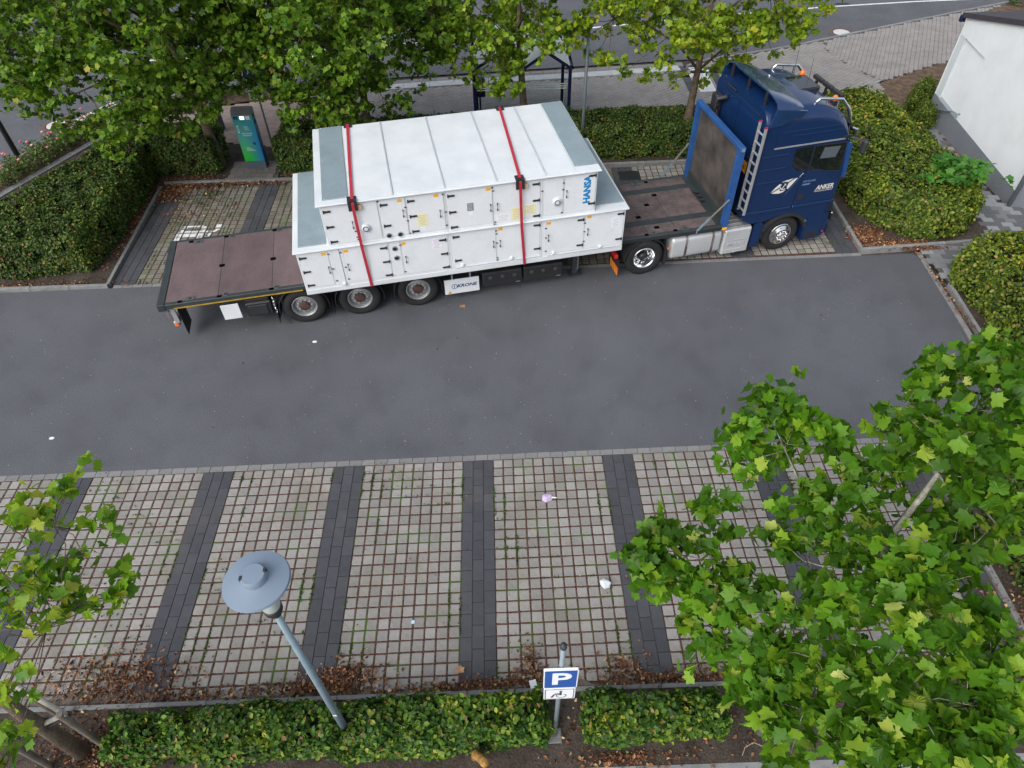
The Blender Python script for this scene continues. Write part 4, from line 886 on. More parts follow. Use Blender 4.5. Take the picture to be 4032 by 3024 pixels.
# mirrors
for s_ in (-1,1):
    MB().tube([(4.82,s_*1.20,3.06),(4.95,s_*1.38,3.07),(5.04,s_*1.46,3.04)], .03, 8).build('mirror_arm', BLACK, tk)
    bx('mirror_arm', BLACK, tk, 4.62,4.86,s_*1.262,s_*1.28,3.075,3.14,.006)
    bx('mirror', BLACKG, tk, 5.02,5.15,s_*1.40,s_*1.60,2.74,3.10,.05)
MB().tube([(4.93,-1.10,3.22),(5.08,-1.12,3.16),(5.10,-1.12,2.95)], .022, 8).build('front_mirror_arm', CHROME, tk)
# cab rear wall gear
rw = 2.515
for y0, y1, z0, z1 in ((-.9,.0,1.3,3.75),(.05,.95,1.3,3.75)): bx('rear_panel', CABBLUE, tk, rw-.012,rw,y0,y1,z0,z1,.006)
MB().tube([(rw-.04,.55,3.55),(rw-.18,.70,3.45),(rw-.20,.72,3.1),(rw-.15,.62,2.5),(rw-.18,.66,1.6)], .06, 8).build('air_hose', BLACK, tk, smooth=True)
bx('air_intake', BLACK, tk, rw-.20,rw-.02,.78,1.05,2.2,3.5,.03); bx('grab_handle', BLACK, tk, rw-.05,rw-.02,.25,.7,3.80,3.84,.01); bx('coupling_box', BLACK, tk, rw-.2,rw-.02,-.35,.25,1.2,1.7,.02)
mb = MB()
for k in range(3):
    y = -.25+.2*k; mb.tube([(rw-.12,y,1.65),(rw-.28,y+.05,1.25),(rw-.5,y+.1,1.15),(rw-.75,y,1.3)], .018, 6)
mb.build('air_line', mat('coiled_line_dark', (.02,.02,.025), .5), tk, smooth=True)
pl = bx('hazard_plate', STICK, tk, rw-.10,rw-.085,-.98,-.66,2.34,2.62,.003)
mb = MB()
for a in ((-.98,-.66,2.34,2.365),(-.98,-.66,2.595,2.62),(-.98,-.955,2.365,2.595),(-.685,-.66,2.365,2.595)): mb.box(rw-.104,rw-.1005,*a)
mb.build('plate_border', REDL, pl)
text('255', .15, (rw-.1012,-.82,2.48), (math.pi/2,0,-math.pi/2), BLACK, pl, bold=.003)
# lettering and flag emblem on the near side
YL = Y-.0105
text('ANKER', .165, (4.60,YL-.0012,1.80), RX, CREAM, dr, bold=.004, shear=.12, sx=.90)
mb = MB(); mb.prism([(4.33,1.690),(4.84,1.690),(4.85,1.700),(4.34,1.700)], 'y', YL, YL-.0015)
for x, w_ in ((4.365,.05),(4.425,.04),(4.48,.035),(4.55,.03),(4.60,.03),(4.66,.03),(4.715,.06),(4.79,.03),(4.835,.03)): mb.box(x-w_/2,x+w_/2,YL-.002,YL-.0005,1.726,1.738)
mb.build('underline', CREAM, dr)
PB = mat('pale_blue_print', (.13,.19,.32), .5)
text('TOP IN LINE', .062, (4.09,YL-.0012,2.035), RX, PB, dr, bold=.002, shear=.2); MB().prism([(3.92,1.935),(4.12,1.935),(4.15,1.975),(3.94,1.975)], 'y', YL, YL-.0015).build('underline', PB, dr)
YF = Y-.0006
def fl(name, poly, m=CREAM, dd=.002): return MB().prism(poly, 'y', YF, YF-dd).build(name, m, tk)
# flag in four pale fields round a blue disc, local coordinates on the side wall
A_ = lambda u, v: (3.05+.70*u+.10*v, 1.80+.36*v+.03*u)
for q in ([(.06,.16),(.14,.50),(.24,.74),(.34,.66),(.30,.46)], [(.28,.84),(.42,.93),(.58,.96),(.70,1.0),(.56,.78),(.44,.84)], [(.10,.10),(.34,.36),(.42,.14),(.56,.16),(.62,.20),(.56,.04),(.40,-.02),(.24,.04)], [(.60,.70),(.76,.94),(.86,.98),(.80,.66),(.70,.24),(.66,.22),(.60,.42)]):
    fl('flag_field', [A_(*p) for p in q])
fl('flag_pole', [A_(.70,-.18),(A_(.72,-.18)),A_(.98,1.16),A_(.95,1.16)], mat('flag_pole_print', (.06,.10,.22), .5)); fl('flag_pole', [A_(.90,1.02),A_(.93,1.0),A_(1.0,1.24),A_(.97,1.26)])
mb = MB(); ac = A_(.46,.50); D = .085
mb.prism([(ac[0]-.055,ac[1]-.075),(ac[0]-.035,ac[1]-.085),(ac[0]+.055,ac[1]+.06),(ac[0]+.04,ac[1]+.07)], 'y', YF, YF-.002)
mb.prism([(ac[0]+.0,ac[1]+.06),(ac[0]+.055,ac[1]+.012),(ac[0]+.065,ac[1]+.024),(ac[0]+.01,ac[1]+.072)], 'y', YF, YF-.002)
for k in range(8):
    t0, t1 = 3.3+2.1*k/8, 3.3+2.1*(k+1)/8; r1_, r2_ = .075, .100
    mb.prism([(ac[0]+.0+r*math.cos(t), ac[1]+.0+r*math.sin(t)) for r, t in ((r1_,t0),(r2_,t0),(r2_,t1),(r1_,t1))], 'y', YF, YF-.002)
mb.build('anchor_emblem', CREAM, tk)
# aluminium ladder standing between headboard and cab
ld = empty('ladder', KO, KA, 'aluminium ladder standing upright behind the blue cab', 'ladder')
xl = 2.43
for y in (-1.09,-1.37):
    z1 = 3.70 if y > -1.2 else 3.66
    bx('stile', ALU, ld, xl-.035,xl+.035,y-.014,y+.014,1.42,z1,.004); bx('end_cap', mat('red_plastic', (.35,.02,.05), .5), ld, xl-.038,xl+.038,y-.017,y+.017,z1,z1+.03)
for k in range(9): bx('rung', ALU, ld, xl-.02,xl+.02,-1.356,-1.104,1.50+k*.245,1.53+k*.245,.004)
# ------------------------------------------------------------------ street furniture and buildings
# near lamp with a wide disc hat
lp = empty('path_lamp', (-2.44,3.23,0), 0, 'blue grey path lamp with a wide disc hat, rising from the near hedge', 'lamp')
MB().tube([(0,0,0),(0,0,4.36)], [.056,.036], 20).build('pole', mat('blue_grey_pole', (.20,.275,.33), .55, metal=.15, var=.2, vscale=5), lp, smooth=True)
MB().lathe([(4.33,.04),(4.33,.060),(4.41,.060),(4.42,.095),(4.49,.100),(4.50,.09)], (0,0,0), n=24).build('collar', BLACKG, lp)
MB().lathe([(4.50,.088),(4.52,.094),(5.02,.115),(5.04,.09)], (0,0,0), n=24).build('glass', OPAL, lp, smooth=True)
MB().lathe([(4.86,.118),(4.875,.12),(4.89,.116)], (0,0,0), n=24).build('ring', ZINC, lp)
dk = MB().lathe([(h+.42,r*1.045) for h, r in [(4.625,.001),(4.625,.20),(4.60,.304),(4.612,.310),(4.634,.301),(4.668,.16),(4.680,.125),(4.735,.118),(4.752,.104),(4.756,.001)]], (0,0,0), n=56).build('disc_hat', LAMPG, lp, smooth=True)
try: dk.data.set_sharp_from_angle(angle=math.radians(35))
except Exception: pass
for a in (.35, .35+math.pi): bx('latch', BLACK, dk, .112*math.cos(a)-.013,.112*math.cos(a)+.013,.112*math.sin(a)-.022,.112*math.sin(a)+.022,5.12,5.18,.003)
bx('id_label', PAPER, lp, -.02,.03,-.053,-.047,1.32,1.35)
# parking sign for disabled badge holders
sg = empty('parking_sign', (.555,3.20,0), 0, 'blue P parking sign with a wheelchair plate on a grey post between the near hedges', 'sign')
MB().tube([(0,0,.04),(.01,0,3.25)], .032, 16).build('post', ZINC, sg, smooth=True); MB().lathe([(3.25,.042),(3.29,.043),(3.32,.036),(3.335,.001)], (.01,0,0), n=16).build('post_cap', mat('grey_cap', (.03,.035,.045), .6), sg, smooth=True)
bx('footing', KERB, sg, -.10,.10,-.11,.10,-.02,.055,.006)
def panel(z0, z1, w, m, border):
    o = MB().prism(rrect(-w/2,w/2,z0,z1,.02), 'y', -.075, -.045).build('panel', SIGNW, sg)
    MB().prism(rrect(-w/2+border,w/2-border,z0+border,z1-border,.016), 'y', -.075, -.0768).build('face', m, o); return o
pp = panel(2.19,2.76,.42,SIGNB,.014); text('P', .50, (-.0,-.0778,2.475), RX, SIGNW, pp, bold=.012)
pq = panel(1.80,2.155,.40,mat('plate_border_dark', (.03,.03,.05), .5),.014); MB().prism(rrect(-.174,.174,1.826,2.129,.012), 'y', -.0768, -.0782).build('face', SIGNW, pq)
mb = MB()
def aring(cx, cz, r1, r2, a0, a1, n, y0, y1):
    for k in range(n):
        t0, t1 = a0+(a1-a0)*k/n, a0+(a1-a0)*(k+1)/n
        mb.prism([(cx+r*math.cos(t), cz+r*math.sin(t)) for r, t in ((r1,t0),(r2,t0),(r2,t1),(r1,t1))], 'y', y0, y1)
aring(.025,1.925,.055,.068,math.radians(-200),math.radians(60),14,-.0782,-.0795)
mb.prism([(.0,1.95),(.03,1.95),(.03,2.05),(.0,2.05)], 'y', -.0782,-.0795); aring(.015,2.08,.0,.02,0,2*math.pi,10,-.0782,-.0795)
mb.prism([(-.075,1.955),(.03,1.955),(.03,1.98),(-.075,1.98)], 'y', -.0782,-.0796); mb.prism([(-.075,1.98),(-.05,1.98),(-.085,1.87),(-.115,1.87)], 'y', -.0782,-.0794); mb.prism([(.0,2.0),(-.06,2.0),(-.06,2.015),(.0,2.015)], 'y', -.0782,-.0794)
mb.build('wheelchair_symbol', BLACK, pq)
for z in (2.62,2.33,2.0): MB().tube([(-.06,.0,z),(-.035,.04,z),(.035,.04,z),(.06,0,z),(.045,-.045,z),(-.045,-.045,z)], .008, 5).build('clamp', ALU, sg)
# charging column
cc = empty('charging_column', (-7.478,19.93,0), 0, 'teal to green electric charging column on a paver pad in the hedge gap', 'charging station')
def chargemat():
    m = bpy.data.materials.new('charger_print'); m.use_nodes = True; t = m.node_tree; N = t.nodes; L = t.links; b = N['Principled BSDF']; b.inputs['Roughness'].default_value = .35
    tc = N.new('ShaderNodeTexCoord'); sx = N.new('ShaderNodeSeparateXYZ'); L.new(tc.outputs['Object'], sx.inputs[0])
    a = N.new('ShaderNodeMapRange'); a.inputs[1].default_value = .35; a.inputs[2].default_value = 1.85; L.new(sx.outputs['Z'], a.inputs[0])
    r1_ = N.new('ShaderNodeValToRGB'); e = r1_.color_ramp.elements; e.new(.35); e.new(.7)
    for i, (p, c) in enumerate([(0,(.005,.40,.01)),(.25,(.05,.36,.10)),(.55,(.06,.34,.30)),(1,(.04,.33,.35))]): e[i].position = p; e[i].color = (*c,1)
    L.new(a.outputs[0], r1_.inputs[0])
    r2_ = N.new('ShaderNodeValToRGB'); e = r2_.color_ramp.elements; e.new(.5)
    for i, (p, c) in enumerate([(0,(.015,.10,.34)),(.5,(.01,.16,.36)),(1,(.03,.32,.36))]): e[i].position = p; e[i].color = (*c,1)
    L.new(a.outputs[0], r2_.inputs[0])
    w = N.new('ShaderNodeMapRange'); w.inputs[1].default_value = -.12; w.inputs[2].default_value = .30; L.new(sx.outputs['X'], w.inputs[0])
    mx = N.new('ShaderNodeMix'); mx.data_type = 'RGBA'; L.new(w.outputs[0], mx.inputs[0]); L.new(r1_.outputs[0], mx.inputs[6]); L.new(r2_.outputs[0], mx.inputs[7]); L.new(mx.outputs[2], b.inputs['Base Color']); return m
CHG = chargemat()
MB().prism([(.0,.36),(.28,.36),(.28,1.95),(.13,1.95),(.0,1.84)], 'x', -.30, .30).build('housing', CHG, cc)
bx('plinth', mat('slate_plinth', (.06,.085,.11), .6, var=.15), cc, -.296,.296,.004,.276,.10,.36,.004)
mb = MB(); mb.add([(-.305,-.006,1.835),(.305,-.006,1.835),(.305,.13,1.962),(-.305,.13,1.962),(-.305,.285,1.962),(.305,.285,1.962)], [(0,1,2,3),(3,2,5,4)]); mb.add([(-.305,-.006,1.82),(.305,-.006,1.82),(.305,-.006,1.835),(-.305,-.006,1.835)], [(0,1,2,3)]); mb.build('cap', mat('cap_grey', (.20,.20,.20), .5, metal=.3, var=.15), cc)
def cp(name, m, x0, x1, z0, z1, d=.004, y0=0.0): return bx(name, m, cc, x0,x1,y0-d,y0-.0004,z0,z1,.0)
cp('logo_badge', NAVY, -.26,-.13,1.69,1.79); cp('display', mat('display_white', (.85,.85,.82), .3, emis=1.2), -.07,.06,1.685,1.785,.005); cp('notice', PAPER, .10,.22,1.68,1.79)
MB().lathe([(0,.014),(-.005,.012),(-.006,.001)], (.0,-.0,1.64), 'y', 10).build('keyhole', BLACK, cc)
cp('card_slot', SIGNW, -.235,-.195,1.28,1.50,.006); cp('slot', BLACK, -.224,-.206,1.30,1.47,.0075)
MB().lathe([(-.0005,.05),(-.003,.048),(-.003,.001)], (-.10,0,1.42), 'y', 18).build('emblem', mat('grey_green_print', (.16,.26,.22), .5), cc); MB().lathe([(-.0005,.05),(-.003,.048),(-.003,.001)], (.14,0,.93), 'y', 18).build('emblem', NAVY, cc)
PT = mat('pale_print', (.45,.62,.62), .5)
mb = MB()
for z, x0, w in ((1.47,-.03,.12),(1.435,-.03,.13),(1.40,-.02,.12),(1.365,-.03,.17),(1.265,-.14,.32),(1.245,-.14,.30),(1.20,-.12,.26),(1.18,-.12,.25),(.80,-.14,.12),(.76,-.14,.16),(.735,-.13,.20),(.70,-.14,.26)):
    x = x0
    while x < x0+w: l_ = random.uniform(.015,.045); mb.box(x,min(x+l_,x0+w),-.002,-.0006,z-.007,z+.007); x += l_+.008
mb.build('printed_lines', PT, cc)
bx('charging_socket', BLACK, cc, .3005,.312,.08,.20,1.50,1.62,.004); bx('charging_socket', BLACK, cc, .3005,.312,.08,.20,1.72,1.80,.004)
# two grey posts right of the column; the thinner carries stacked plates
def boardsign():
    o = empty('plate_post', (-7.166,20.95,0), 0, 'thin grey post with stacked blue and white plates behind the charging column', 'sign')
    MB().tube([(0,0,.0),(0,0,3.0)], .03, 12).build('post', ZINC, o, smooth=True)
    def pl(z0, z1, m, w=.42, dx=-.05):
        p_ = MB().prism(rrect(dx-w/2,dx+w/2,z0,z1,.02), 'y', -.06, -.035).build('plate', SIGNW, o); MB().prism(rrect(dx-w/2+.012,dx+w/2-.012,z0+.012,z1-.012,.014), 'y', -.06, -.0615).build('face', m, p_); return p_
    a = pl(2.45,2.86,SIGNB); text('P', .34, (-.05,-.0625,2.655), RX, SIGNW, a, bold=.008)
    b = pl(2.15,2.42,SIGNW); mb = MB(); mb.box(-.16,.06,-.0632,-.0615,2.24,2.30); mb.box(-.12,.03,-.0632,-.0615,2.30,2.34); mb.box(.08,.12,-.0632,-.0615,2.27,2.33); mb.build('car_symbol', NAVY, b)
    c = pl(1.84,2.12,SIGNW); mb = MB()
    for z in (2.05,2.0,1.93): mb.box(-.17,.08,-.0632,-.0615,z-.01,z+.01)
    mb.build('printed_lines', mat('faint_blue_print', (.2,.35,.5), .6), c); return o
boardsign()
sp = empty('lamp_post', (-6.06,19.95,0), 0, 'grey lamp post in the hedge just right of the charging column', 'lamp'); MB().tube([(0,0,0),(0,0,4.6)], [.062,.045], 14).build('pole', ZINC, sp, smooth=True); MB().lathe([(4.58,.06),(4.62,.28),(4.66,.27),(4.74,.1),(4.8,.09),(4.81,.001)], (0,0,0), n=28).build('disc_hat', LAMPG, sp, smooth=True)
sp = empty('lamp_post', (2.64,19.95,0), 0, 'slim grey lamp post with a dark head behind the white unit roof end', 'lamp'); MB().tube([(0,0,0),(0,0,3.95)], [.055,.042], 14).build('pole', mat('grey_green_pole', (.16,.20,.21), .55, metal=.2, var=.15), sp, smooth=True); MB().lathe([(3.93,.045),(3.95,.10),(4.05,.11),(4.1,.10),(4.12,.05)], (0,0,0), n=16).build('head', BLACKG, sp); MB().lathe([(4.12,.05),(4.13,.24),(4.16,.24),(4.22,.08),(4.23,.001)], (0,0,0), n=24).build('hat', BLACKG, sp, smooth=True)
sp = empty('street_lamp', (-15.45,21.15,0), 0, 'dark grey street lamp post standing at the rose bed kerb, far left', 'lamp'); MB().tube([(0,0,0),(0,0,6.0)], [.085,.06], 14).build('pole', mat('dark_grey_pole', (.035,.042,.048), .5, metal=.2), sp, smooth=True); MB().tube([(0,0,6.0),(-.5,.3,6.35),(-1.1,.7,6.4)], .04, 8).build('arm', DKSTEEL, sp)
# info stele beyond the left tree
st = empty('info_stele', (-9.45,22.6,0), -.15, 'low pale info stele with a dark side on the pink paving behind the left tree', 'sign')
MB().prism([(-.28,.0),(.10,.0),(.10,.9),(.02,1.05),(-.28,.75)], 'y', -.05, .25).build('body', mat('pale_teal_board', (.42,.52,.50), .5, var=.15, vscale=5), st); bx('side_frame', SHBLUE, st, .10,.20,-.06,.26,.0,1.0,.01); bx('picture', mat('stele_print', (.22,.12,.10), .6, col2=(.12,.2,.2), vscale=8), st, -.20,.03,-.053,-.0505,.5,.72)
# bus shelter: two pitched bays
bs = empty('bus_shelter', (0,0,0), 0, 'dark blue bus shelter with twin pitched pale roofs behind the hedge', 'bus shelter')
CL = mat('pale_roof_panel', (.70,.72,.69), .35, var=.12, vscale=1.5)
X0, XM, X1, YA, YB, ZE, ZA = -.62, .90, 2.33, 21.32, 23.65, 2.33, 2.80
for x in (X0,X1):
    for y in (YA,YB): MB().box(x-.05,x+.05,y-.05,y+.05,.04,ZE,.008).build('post', SHBLUE, bs)
for y in (YA,YB):
    for a, b in ((X0,XM),(XM,X1)):
        m_ = (a+b)/2
        MB().tube([(a,y,ZE),(m_,y,ZA)], .045, 4).build('rafter', SHBLUE, bs); MB().tube([(m_,y,ZA),(b,y,ZE)], .045, 4).build('rafter', SHBLUE, bs)
for x in (X0-.03,XM,X1+.03):
    g_ = MB(); 
    if x == XM: g_.box(x-.05,x+.05,YA,YB,ZE-.04,ZE+.0)
    else:
        g_.box(x-.07,x-.055,YA,YB,ZE-.05,ZE+.04); g_.box(x+.055,x+.07,YA,YB,ZE-.05,ZE+.04); g_.box(x-.055,x+.055,YA,YB,ZE-.05,ZE-.03)
        for k in range(4): g_.box(x-.055,x+.055,YA+.1+k*.68,YA+.13+k*.68,ZE-.03,ZE+.035)
    g_.build('gutter', SHBLUE, bs)
for a, b in ((X0,XM),(XM,X1)):
    m_ = (a+b)/2
    for p, q, zp, zq in ((a,m_,ZE,ZA),(m_,b,ZA,ZE)):
        MB().add([(p,YA+.03,zp+.03),(q,YA+.03,zq+.03),(q,YB-.03,zq+.03),(p,YB-.03,zp+.03),(p,YA+.03,zp+.045),(q,YA+.03,zq+.045),(q,YB-.03,zq+.045),(p,YB-.03,zp+.045)], [(3,2,1,0),(4,5,6,7),(0,1,5,4),(1,2,6,5),(2,3,7,6),(3,0,4,7)]).build('roof_panel', CL, bs)
GLP = mat('clear_pane', (.85,.9,.9), .03, trans=1.0, spec=.5)
bp_ = bx('back_pane', GLP, bs, X0+.06,X1-.06,YA-.006,YA+.006,.35,2.2)
for z in (1.72,1.79,1.86): bx('white_band', mat('etched_white', (.55,.62,.60), .6), bp_, X0+.08,X1-.08,YA-.009,YA-.0065,z-.014,z+.014)
for x in (X0,X1): bx('side_pane', GLP, bs, x-.006,x+.006,YA+.06,YB-.9,.35,2.2)
bx('bench', TIMBER, bs, X0+.3,X1-.4,YA+.2,YA+.55,.45,.50,.01)
wb = empty('waste_bin', (-.50,23.25,0), 0, 'dark blue waste bin at the left side of the bus shelter', 'waste bin'); MB().prism(rrect(-.19,.19,-.17,.12,.06), 'z', .72, 1.22).build('body', SHBLUE, wb); MB().tube([(0,0,.04),(0,0,.72)], .03, 8).build('stand', SHBLUE, wb); MB().lathe([(1.22,.2),(1.31,.17),(1.35,.001)], (0,-.02,0), n=16).build('lid', SHBLUE, wb)
# white building with grey plinth
bd = empty('white_building', (14.5,22.12,0), 0, 'white rendered building with a tapering grey plinth and a wall niche, at the right edge', 'building')
NY_, NB = -.33, -1.62      # shallow niche along the wall (local y), wall runs to y=-5.40
zp = lambda y: .825+.0731*y   # plinth top along the wall
def q4(P, m, name, par=bd, th=.0): 
    return MB().add(P, [(0,1,2,3)]).build(name, m, par)
ht = lambda y: 3.18-.262*y
mb = MB()
def wq(y0, y1, z0a, z0b, z1a, z1b, x=0.0): mb.add([(x,y0,z0a),(x,y1,z0b),(x,y1,z1b),(x,y0,z1a)], [(0,3,2,1)])
zt_n = lambda y: 2.70+.08*y
wq(0,-.0601,zp(0),zp(-.06),ht(0),ht(-.06)); wq(-.06,NB,zt_n(-.06),zt_n(NB),ht(-.06),ht(NB)); wq(NB,-5.40,zp(NB),zp(-5.4),ht(NB),ht(-5.4))
D_ = .07
mb.add([(D_,NY_,zp(NY_)+.04),(D_,NB,zp(NB)+.04),(D_,NB,zt_n(NB)),(D_,NY_,zt_n(NY_))], [(0,3,2,1)]); mb.add([(0,NB,zp(NB)),(D_,NB,zp(NB)+.04),(D_,NB,zt_n(NB)),(0,NB,zt_n(NB))], [(3,2,1,0)]); mb.add([(0,NY_,zt_n(NY_)),(D_,NY_,zt_n(NY_)),(D_,NB,zt_n(NB)),(0,NB,zt_n(NB))], [(0,1,2,3)])
mb.add([(0,0,0),(8,0,0),(8,0,3.18),(0,0,3.18)], [(0,1,2,3)])
mb.build('wall', WALLW, bd)
MB().add([(.012,-.06,zp(-.06)),(.012,NY_,zp(NY_)),(.012,NY_,zt_n(NY_)),(.012,-.06,zt_n(-.06)),(D_,NY_,zp(NY_)),(D_,NY_,zt_n(NY_)),(0,-.06,zp(-.06)),(0,-.06,zt_n(-.06))], [(0,3,2,1),(1,2,5,4),(6,7,3,0)]).build('niche_jamb', mat('pale_grey_render', (.50,.545,.57), .9, var=.06, vscale=2), bd)
mb = MB(); mb.add([(-.012,0,-.05),(-.012,-5.4,-.05),(-.012,-5.4,zp(-5.4)),(-.012,0,zp(0))], [(0,3,2,1)]); mb.add([(-.012,0,-.05),(.3,0,-.05),(.3,0,zp(0)),(-.012,0,zp(0))], [(3,2,1,0)]); mb.add([(-.012,0,zp(0)),(-.012,-5.4,zp(-5.4)),(.0,-5.4,zp(-5.4)),(.0,0,zp(0))], [(0,1,2,3)]); mb.build('plinth', WALLG, bd)
MB().add([(-.02,NY_,zp(NY_)),(-.02,NB,zp(NB)),(D_,NB,zp(NB)+.04),(D_,NY_,zp(NY_)+.04),(-.02,NY_,zp(NY_)-.03),(-.02,NB,zp(NB)-.03)], [(0,1,2,3),(0,4,5,1)]).build('niche_sill', mat('grey_sill', (.20,.225,.25), .8), bd)
mb = MB(); mb.add([(0,-5.4,-.05),(4.0,-9.1,-.05),(4.0,-9.1,2.2),(0,-5.4,2.2)], [(0,1,2,3)]); mb.build('side_wall', WALLG, bd); q4([(0,-5.4,2.2),(4.0,-9.1,2.2),(4.0,-9.1,4.5),(0,-5.4,4.5)], WALLW, 'side_wall')
mb = MB()
mb.add([(-.09,.16,3.10),(-.09,-5.5,4.59),(9,-5.5,4.59),(9,.16,3.10),(-.09,.16,3.24),(-.09,-5.5,4.73),(9,-5.5,4.73),(9,.16,3.24)], [(0,1,2,3),(7,6,5,4),(0,4,5,1),(3,2,6,7),(0,3,7,4),(1,5,6,2)])
mb.build('roof', ROOFD, bd); MB().box(-.10,.05,.12,.22,2.98,3.16).build('gutter_end', SHBLUE, bd)
MB().tube([(-.06,-5.50,.0),(-.06,-5.50,4.4)], .055, 12).build('downpipe', mat('zinc_downpipe', (.20,.235,.26), .5, metal=.3, var=.15), bd, smooth=True); bx('pipe_clip', ZINC, bd, -.13,.02,-5.56,-5.44,1.4,1.44,.005)
hr = MB().tube([(0,-1.68,.90),(-.09,-1.66,.90),(-.10,-1.45,.88),(-.10,-.08,.36)], .022, 8).build('handrail', ZINC, bd, smooth=True)
# stakes and young tree frame
def post(mb, x, y, h, r, n=10, top=(0,0)): mb.tube([(x,y,0),(x+top[0],y+top[1],h)], [r*1.05,r], n)
fs = empty('tree_stakes', (-6.4,3.2,0), 0, 'weathered timber tree stake frame with crossbars in the near left corner', 'tree stake')
for x, y, h in ((.29,.10,1.45),(-.43,-.14,1.30),(-.50,.52,1.45)): mb = MB(); post(mb, x, y, h, .045); mb.build('stake', TIMBER, fs)
for a, b in (((.34,.13,1.38),(-.50,-.17,1.22)),((.34,.12,1.40),(-.56,.55,1.40))): MB().tube([a,b], .036, 8).build('crossbar', TIMBERL, fs)
MB().tube([(.28,.08,1.30),(.05,.0,1.24),(-.05,-.08,1.22),(-.38,-.12,1.20)], .012, 6).build('tie', BLACK, fs); MB().tube([(.26,.10,1.36),(.0,.10,1.30),(-.06,.0,1.26),(-.40,-.16,1.24)], .012, 6).build('tie', BLACK, fs)
MB().tube([(0,0,0),(.05,-.02,.38)], [.05,.048], 10).build('stake_stub', mat('dark_wet_timber', (.06,.055,.05), .9, var=.3), empty('stake_stub', (3.02,3.16,.02), 0, 'short dark timber stake stub in the bare soil right of the second near hedge', 'stake'))
o = MB().tube([(0,.02,.02),(.03,-.0,.25),(.16,-.20,.52)], [.07,.066,.06], 12).build('log', YLOG, None, label='yellow peeled stump of wood leaning in the soil before the near hedge', cat='log', smooth=True); o.location = (-.62,2.93,.03)
# litter
def crumple(name, loc, r, m, label, cat, flat=.5, seed=1):
    rg = random.Random(seed); v = []; f = []; n = 7
    for j in range(5):
        for i in range(n):
            t = math.pi*(j+.5)/5; a = 2*math.pi*i/n; rr = r*rg.uniform(.65,1.1); v.append((rr*math.sin(t)*math.cos(a), rr*math.sin(t)*math.sin(a), flat*rr*math.cos(t)+r*flat))
    for j in range(4):
        for i in range(n): f.append((j*n+i, j*n+(i+1) % n, (j+1)*n+(i+1) % n, (j+1)*n+i))
    f += [tuple(range(n)), tuple(range(4*n, 5*n))]
    o = MB().add(v, f).build(name, m, None, label=label, cat=cat); o.location = loc; return o
crumple('plastic_bag', (1.61,5.58,.0), .105, mat('white_film', (.62,.66,.70), .35), 'crumpled white plastic bag on the pavers of the middle bays', 'litter', .6, 3)
o = MB().add([(-.09,-.05,.004),(-.02,-.11,.02),(.10,-.05,.006),(.09,.06,.03),(-.01,.10,.008),(-.08,.05,.025),(.0,.0,.035)], [(0,1,6),(1,2,6),(2,3,6),(3,4,6),(4,5,6),(5,0,6)]).build('wrapper', mat('lilac_wrapper', (.58,.46,.66), .4, var=.3, vscale=20), None, label='lilac sweet wrapper with a pale torn tail on the pavers', cat='litter'); o.location = (.72,7.40,.003)
MB().add([(.08,-.0,.006),(.19,-.02,.02),(.20,.0,.012),(.10,.02,.02)], [(0,1,2,3)]).build('tail', mat('pale_wrapper', (.72,.78,.8), .4), o)
o = MB().box(-.055,.055,-.075,.075,0,.004,.001).build('card', SIGNW, None, label='white card lying on the kerb beside the near hedge', cat='litter'); o.location = (.28,3.93,.066); o.rotation_euler = (.12,.1,.25)
for i, (x, y, l_) in enumerate(((-9.46,9.33,'white scrap of paper on the asphalt at far left, near the flat kerb'),(-4.435,12.0,'pale scrap of paper on the asphalt below the rear trailer wheels'),(-1.67,5.05,'small pale blue disc on the pavers beside the dark strip'))):
    o = MB().lathe([(.0,.035 if i == 2 else .05),(.006,.033 if i == 2 else .046),(.008,.001)], (0,0,0), n=6 if i < 2 else 14).build('paper_scrap', mat('scrap_blue', (.45,.58,.68), .5) if i == 2 else PAPER, None, label=l_, cat='litter'); o.location = (x,y,.004); o.scale = (1.2,.8,1) if i < 2 else (1,1,1)
MB().tube([(0,0,0),(.06,.10,.03),(.20,.16,.04),(.34,.10,.02)], .006, 5).build('dry_twig', mat('dry_twig', (.30,.25,.19), .9), None, label='pale curved dry twig on the soil under the right tree', cat='twig').location = (3.25,2.82,.05)
# ------------------------------------------------------------------ vegetation
def leaf_outline(pts):
    P = [(r*math.sin(math.radians(a)), r*math.cos(math.radians(a))) for a, r in pts]
    full = P+[(-x, y) for x, y in reversed(P[1:])]
    v = [(0,0,0)]+[(x, y, -.42*(x*x+y*y)+.36*abs(x)) for x, y in full]; n = len(full)
    return np.array(v), [(0, 1+i, 1+(i+1) % n) for i in range(n)]
PLANE_F = leaf_outline([(0,.64),(10,.50),(17,.49),(29,.39),(40,.50),(47,.52),(53,.62),(64,.47),(72,.48),(86,.40),(98,.46),(112,.53),(122,.42),(150,.34),(168,.22)])
PLANE_S = leaf_outline([(0,.62),(27,.40),(54,.58),(84,.40),(116,.48),(165,.22)])
OVAL = (np.array([(0,-.5,0),(.34,-.10,.11),(.27,.24,.08),(0,.52,-.06),(-.27,.24,.08),(-.34,-.10,.11)]), [(0,1,2),(0,2,3),(0,3,4),(0,4,5)])
def basis(nrm, spin):
    n = nrm/np.linalg.norm(nrm, axis=1, keepdims=True); a = np.where(np.abs(n[:, 2:3]) < .95, np.array([[0,0,1.]]), np.array([[1.,0,0]]))
    x = np.cross(a, n); x /= np.linalg.norm(x, axis=1, keepdims=True); y = np.cross(n, x); c, s = np.cos(spin)[:, None], np.sin(spin)[:, None]
    return x*c+y*s, y*c-x*s, n
